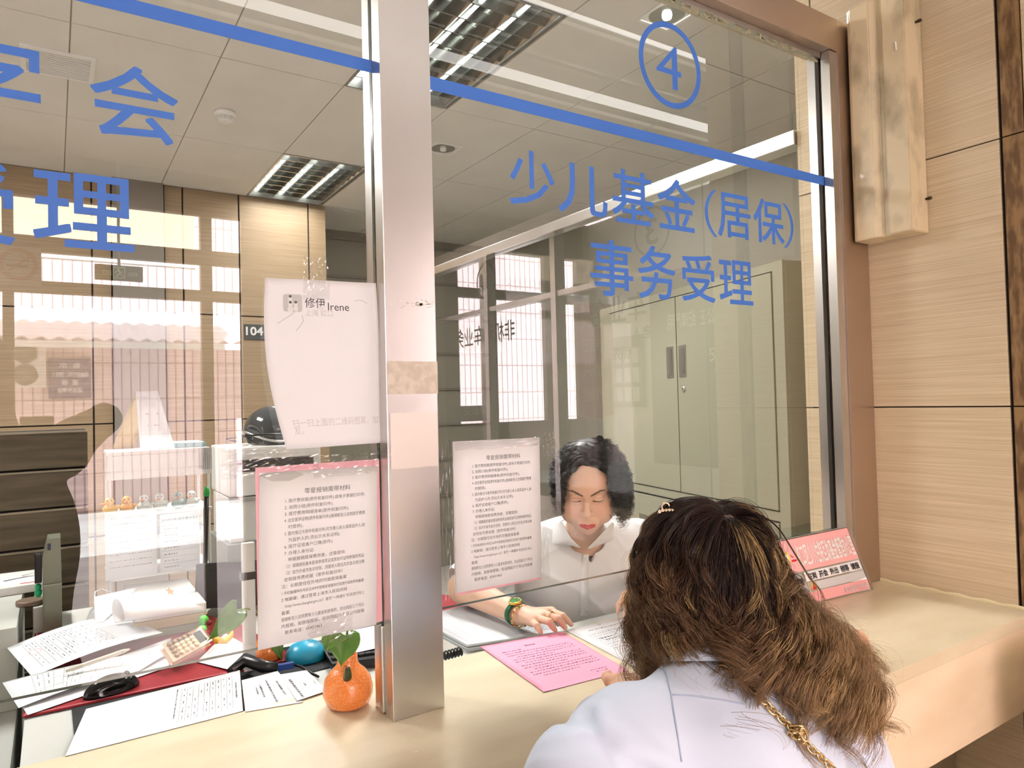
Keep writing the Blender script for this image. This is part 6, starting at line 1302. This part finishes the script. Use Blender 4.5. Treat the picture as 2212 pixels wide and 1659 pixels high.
# collar of the visitor: a turned-down band around the neck
V = []; n = 30; m = 6; nd_ = unit(Hw-Nw); a1 = unit(SA-nd_*(SA @ nd_)); a2 = np.cross(nd_, a1); a2 = a2 if a2 @ SN > 0 else -a2
for i in range(n+1):
    th = math.radians(-160+320*i/n); dirr = a1*math.sin(th)+a2*math.cos(th)
    for j in range(m+1):
        q = j/m; V.append(Nw+nd_*(.024-.046*q**1.2)+dirr*(.068+.022*q+.004*math.sin(math.pi*q)+.010*abs(math.sin(th))*q))
o = mesh_obj('collar', V, [(i*(m+1)+j, i*(m+1)+j+1, (i+1)*(m+1)+j+1, (i+1)*(m+1)+j) for i in range(n) for j in range(m)], SHIRTB, t, True); md = o.modifiers.new('s', 'SOLIDIFY'); md.thickness = .002
# hair
rs2 = np.random.default_rng(21)
LM = None
def w_obs(P):
    a = w_head(P)-.004; b_ = w_shirt(P)-.002
    if LM is not None and len(P) == len(LM): b_ = np.where(LM, .2, b_)
    return np.minimum(a, b_)
crown = unit(UP*.90-FW*.42+RT*.02); Rh = np.array([.080, .092, .100])
n = 430; dirs = []
while len(dirs) < n:
    v = unit(rs2.normal(size=3)); c_ = v @ crown
    if (c_ > .12 and rs2.random() < .35+.65*c_) or (c_ > -.45 and v @ FW < -.15 and rs2.random() < .5): dirs.append(v)
for _ in range(46): dirs.append(unit(crown+rs2.normal(size=3)*.16))
n = len(dirs); dirs = np.array(dirs); root = Hw+dirs*Rh
tan = dirs-crown*(dirs @ crown)[:, None]; tan /= np.linalg.norm(tan, axis=1, keepdims=True)
sr = tan @ RT; fwd = tan @ FW
# hair at the far side falls to the sides rather than across the face
tan = tan+np.where(sr > 0, 1, -1)[:, None]*RT[None]*np.clip(fwd, 0, 1)[:, None]*1.6; tan /= np.linalg.norm(tan, axis=1, keepdims=True); sr = tan @ RT
cdir = dirs @ crown; length = (.268+.055*rs2.random(n)+.055*np.clip(sr, 0, 1)**1.3+.05*(rs2.random(n) < .08)-.030*np.clip(-sr, 0, 1))-.135*np.clip(.5-cdir, 0, 1); layer = .002+.009*rs2.random(n)+.026*np.abs(sr)**1.5*rs2.random(n)**.6
def pullw(s_, p):
    g = np.tile(np.array([0, 0, -1.0]), (n, 1)); side = RT[None]*(np.clip(sr, 0, 1)*(.62 if s_ > .35 else .22))[:, None]+(RT[None]*(-.22 if s_ < .3 else .10)+FW[None]*(.30 if s_ > .3 else .05))*np.clip(-sr, 0, 1)[:, None]
    g = g+side-FW[None]*(.28*np.clip(sr, 0, 1))[:, None]; return g/np.linalg.norm(g, axis=1, keepdims=True)
LM = (sr < -.30); G = grow(root, tan*.8+dirs*.35, length, 46, w_obs, pullw, np.full(n, .80), layer)
G0 = G.copy()
# keep the right side close to the head
GX = 1106+F*((G-CAM) @ RT)/((G-CAM) @ FW); GY = 829.5-F*((G-CAM) @ UP)/((G-CAM) @ FW)
xm = np.interp(GY, [1080, 1120, 1200, 1290, 1340, 1400, 1470], [1600, 1640, 1672, 1690, 1735, 1815, 1900]); ov = np.maximum(0, GX-xm)*.85*np.clip((1470-GY)/60, 0, 1); G = G-RT*(ov*((G-CAM) @ FW)/F)[..., None]
# cut to shape: the outline the ends keep
GX = 1106+F*((G-CAM) @ RT)/((G-CAM) @ FW); GY = 829.5-F*((G-CAM) @ UP)/((G-CAM) @ FW); kk = G.shape[1]
ylim = np.interp(GX, [1300, 1440, 1480, 1600, 1680, 1760, 1890, 2000], [1490, 1485, 1462, 1470, 1492, 1515, 1600, 1620])+(rs2.normal(size=n)*26+95*(rs2.random(n) < .07))[:, None]; xlim = np.interp(GY, [1100, 1200, 1290, 1340, 1400, 1470, 1590, 1659], [1680, 1722, 1748, 1788, 1838, 1872, 1895, 1900])+(rs2.normal(size=n)*16)[:, None]
bad = ((GY > ylim) | ((GX > xlim) & (GY > 1330))) & (np.arange(kk) > 12)[None]; cut = np.where(bad.any(1), bad.argmax(1), kk-1)
for i in range(n):
    if cut[i] < kk-1: q = np.linspace(0, cut[i], kk); G[i] = np.stack([np.interp(q, np.arange(kk), G[i, :, a]) for a in range(3)], -1)
back = np.clip(-fwd, 0, 1); clump_az = sr.copy()
def colw_factory(idx_hl):
    def f(rs, n, k, s_):
        dark = np.array(rgb(46, 28, 22)[:3]); mid = np.array(rgb(106, 74, 50)[:3]); tip = np.array(rgb(176, 140, 102)[:3]); bl = np.array(rgb(196, 162, 110)[:3])
        v = (.65+.7*rs.random((n, 1, 1))); w_ = np.clip((s_-.25)/.45, 0, 1)[None, :, None]; w2 = np.clip((s_-.6)/.4, 0, 1)[None, :, None]; rt = (np.clip(clump_az, 0, 1)*.85+.25*rs.random(n))[:, None, None]
        c = dark*(1-w_)+mid*w_; c = c*(1-w2*(.35+rt))+tip*(w2*(.35+rt)); c = c*(1-rt*.35*w_)+tip*rt*.35*w_
        h = (idx_hl*(rs.random(n) < .9))[:, None, None]*np.clip((s_-.05)/.1, 0, 1)[None, :, None]; c = c*(1-h)+bl*h; return c*v
    return f
# streaks: clumps passing selected places on the back of the head
px_ = np.array([1106+F*((G[:, 7]-CAM) @ RT)/((G[:, 7]-CAM) @ FW)]).ravel(); py_ = np.array([829.5-F*((G[:, 7]-CAM) @ UP)/((G[:, 7]-CAM) @ FW)]).ravel(); fr_ = ((G[:, 7]-Hw) @ FW) < .02
hlm = np.zeros(n)
for (x, y, r_) in ((1480, 1185, 16), (1514, 1185, 15), (1622, 1180, 16), (1590, 1150, 9), (1668, 1200, 14), (1400, 1190, 7), (1690, 1170, 10)):
    hlm = np.maximum(hlm, ((np.hypot(px_-x, (py_-y)*.6) < r_) & fr_).astype(float))
hlm = np.maximum(hlm, .55*((sr > .15) & (rs2.random(n) < .26))+.35*((sr <= .15) & (rs2.random(n) < .07)))
P_, R_, C_ = curls(G, 32, rs2, .0022, .0165, .085, .00042, colw_factory(hlm), .28, sr+.15*back)
# loose flyaway hairs
idx = rs2.integers(0, n, 420); GG = G[idx]; Gf = GG+(.012*rs2.normal(size=(420, 1, 3)))*np.linspace(0, 1, 46)[None, :, None]
clump_az = sr[idx]; P2, R2, C2 = curls(Gf, 2, rs2, .004, .022, .10, .00022, colw_factory(np.zeros(420)), .30)
clump_az = sr
b = MB(); V, Fc = sdf_mesh(lambda P: smax(sd_ell(P, Hw, (.084, .096, .104)), (Hw[2]-.085)-P[..., 2], .01)+.0015*noise3(P, 260, 3), Hw-.13, Hw+.13, .004)
o = mesh_obj('hair_base', V, Fc, HAIRM, t, True); dC = np.linalg.norm(V-(Hw+crown*.100), axis=1)+.012*np.maximum(0, (V-(Hw+crown*.1)) @ SA); tint(o, paint(V, rgb(34, 22, 18), [(np.clip((.016-dC)/.006, 0, 1)*.7, rgb(176, 150, 138))]))
ey = 829.5-F*((G0[:, -1]-CAM) @ UP)/((G0[:, -1]-CAM) @ FW); ex = 1106+F*((G0[:, -1]-CAM) @ RT)/((G0[:, -1]-CAM) @ FW)
cand = np.where((ey > 1460) & (ey < 1640) & (ex > 1380) & (ex < 1900))[0]; cand = rs2.choice(cand, min(34, len(cand)), replace=False); clump_az = sr[cand]
P3, R3, C3 = curls(G0[cand], 7, rs2, .0010, .021, .105, .00040, colw_factory(np.zeros(len(cand))), .50); P_, R_, C_ = np.concatenate([P_, P3]), np.concatenate([R_, R3]), np.concatenate([C_, C3])
strands('hair', np.concatenate([P_, P2]), np.concatenate([R_, R2]), np.concatenate([C_, C2]), t)
# hair clip
cp = dep(1438, 1104, 1.12); cp = drapeY(dep(1438, 1104, .95), lambda P: w_head(P)-.022, unit(dep(1438, 1104, 1)-CAM), 0, .4) if False else cp
tc_ = thing('hair_clip', 'small rose-gold flower clip in the visitor\'s brown hair', 'hair clip', cp); RG = mat('rose_gold', rgb(236, 206, 180), .15, metal=1)
b = MB(); b.tube([cp+RT*.006*math.cos(q)+UP*(.006*math.sin(q)+.007) for q in np.linspace(0, 5.2, 14)], .0014, 6); b.build('loop', RG, tc_, True)
for k in range(7):
    q = math.pi*k/6; b = MB(); b.ell(cp+RT*.012*math.cos(q)*1.0-FW*.002*k+UP*(.002*math.sin(q)), (.004, .0028, .003), 6); b.build('petal', RG, tc_, True)
# chain strap
chp = [(1560, 1440), (1590, 1452), (1615, 1474), (1642, 1506), (1670, 1536), (1698, 1562), (1722, 1584), (1750, 1615), (1778, 1640), (1800, 1662), (1822, 1690)]
pts = []
for a, c_ in zip(chp[:-1], chp[1:]):
    for q in range(8): pts.append(on_w(a[0]+(c_[0]-a[0])*q/8, a[1]+(c_[1]-a[1])*q/8, .0075))
pts = np.array(pts); S_ = np.concatenate([[0], np.cumsum(np.linalg.norm(np.diff(pts, axis=0), axis=1))]); tc_ = thing('chain_strap', 'gold curb chain bag strap with a knot across the pale blue shirt', 'bag strap', pts[len(pts)//2])
CH = mat('pale_gold_chain', rgb(226, 196, 146), .22, metal=1); step = .0088; k = 0; b = MB()
for s_ in np.arange(0, S_[-1]-step, step):
    p = np.array([np.interp(s_, S_, pts[:, a]) for a in range(3)]); q_ = np.array([np.interp(s_+step, S_, pts[:, a]) for a in range(3)]); d = unit(q_-p); nn = unit(-FW+d*(FW @ d)); sd2 = np.cross(d, nn); tw_ = .6 if k % 2 else -.6; s3 = sd2*math.cos(tw_)+nn*math.sin(tw_); c_ = (p+q_)/2
    b.tube([c_+d*.0078*math.cos(a)+s3*.0048*math.sin(a) for a in np.linspace(0, 6.283, 15)], .0015, 6, False); k += 1
b.build('links', CH, tc_, True)
kc = on_w(1722, 1585, .013); b = MB(); rk = random.Random(4)
for i in range(14):
    ax1 = unit([rk.gauss(0, 1) for _ in range(3)]); ax2 = unit(np.cross(ax1, [rk.gauss(0, 1) for _ in range(3)])); c_ = kc+np.array([rk.gauss(0, .0045) for _ in range(3)]); b.tube([c_+ax1*.0085*math.cos(a)+ax2*.0050*math.sin(a) for a in np.linspace(0, 6.283, 15)], .0016, 6, False)
b.build('knot', CH, tc_, True)
tt = thing('stool', 'stool the visitor sits on in front of the counter', 'stool', (1.02, -.92, 0)); b = MB(); b.lathe([(.001, .46), (.18, .46), (.19, .48), (.19, .50), (.001, .505)], 32, Matrix.Translation((1.02, -.92, 0))); b.build('seat', BLKM, tt, True)
for k in range(4): a = math.pi/4+k*math.pi/2; b = MB(); b.tube([(1.02+.10*math.cos(a), -.92+.10*math.sin(a), .459), (1.02+.18*math.cos(a), -.92+.18*math.sin(a), .001)], .012, 8); b.build('leg', STEEL, tt, True)
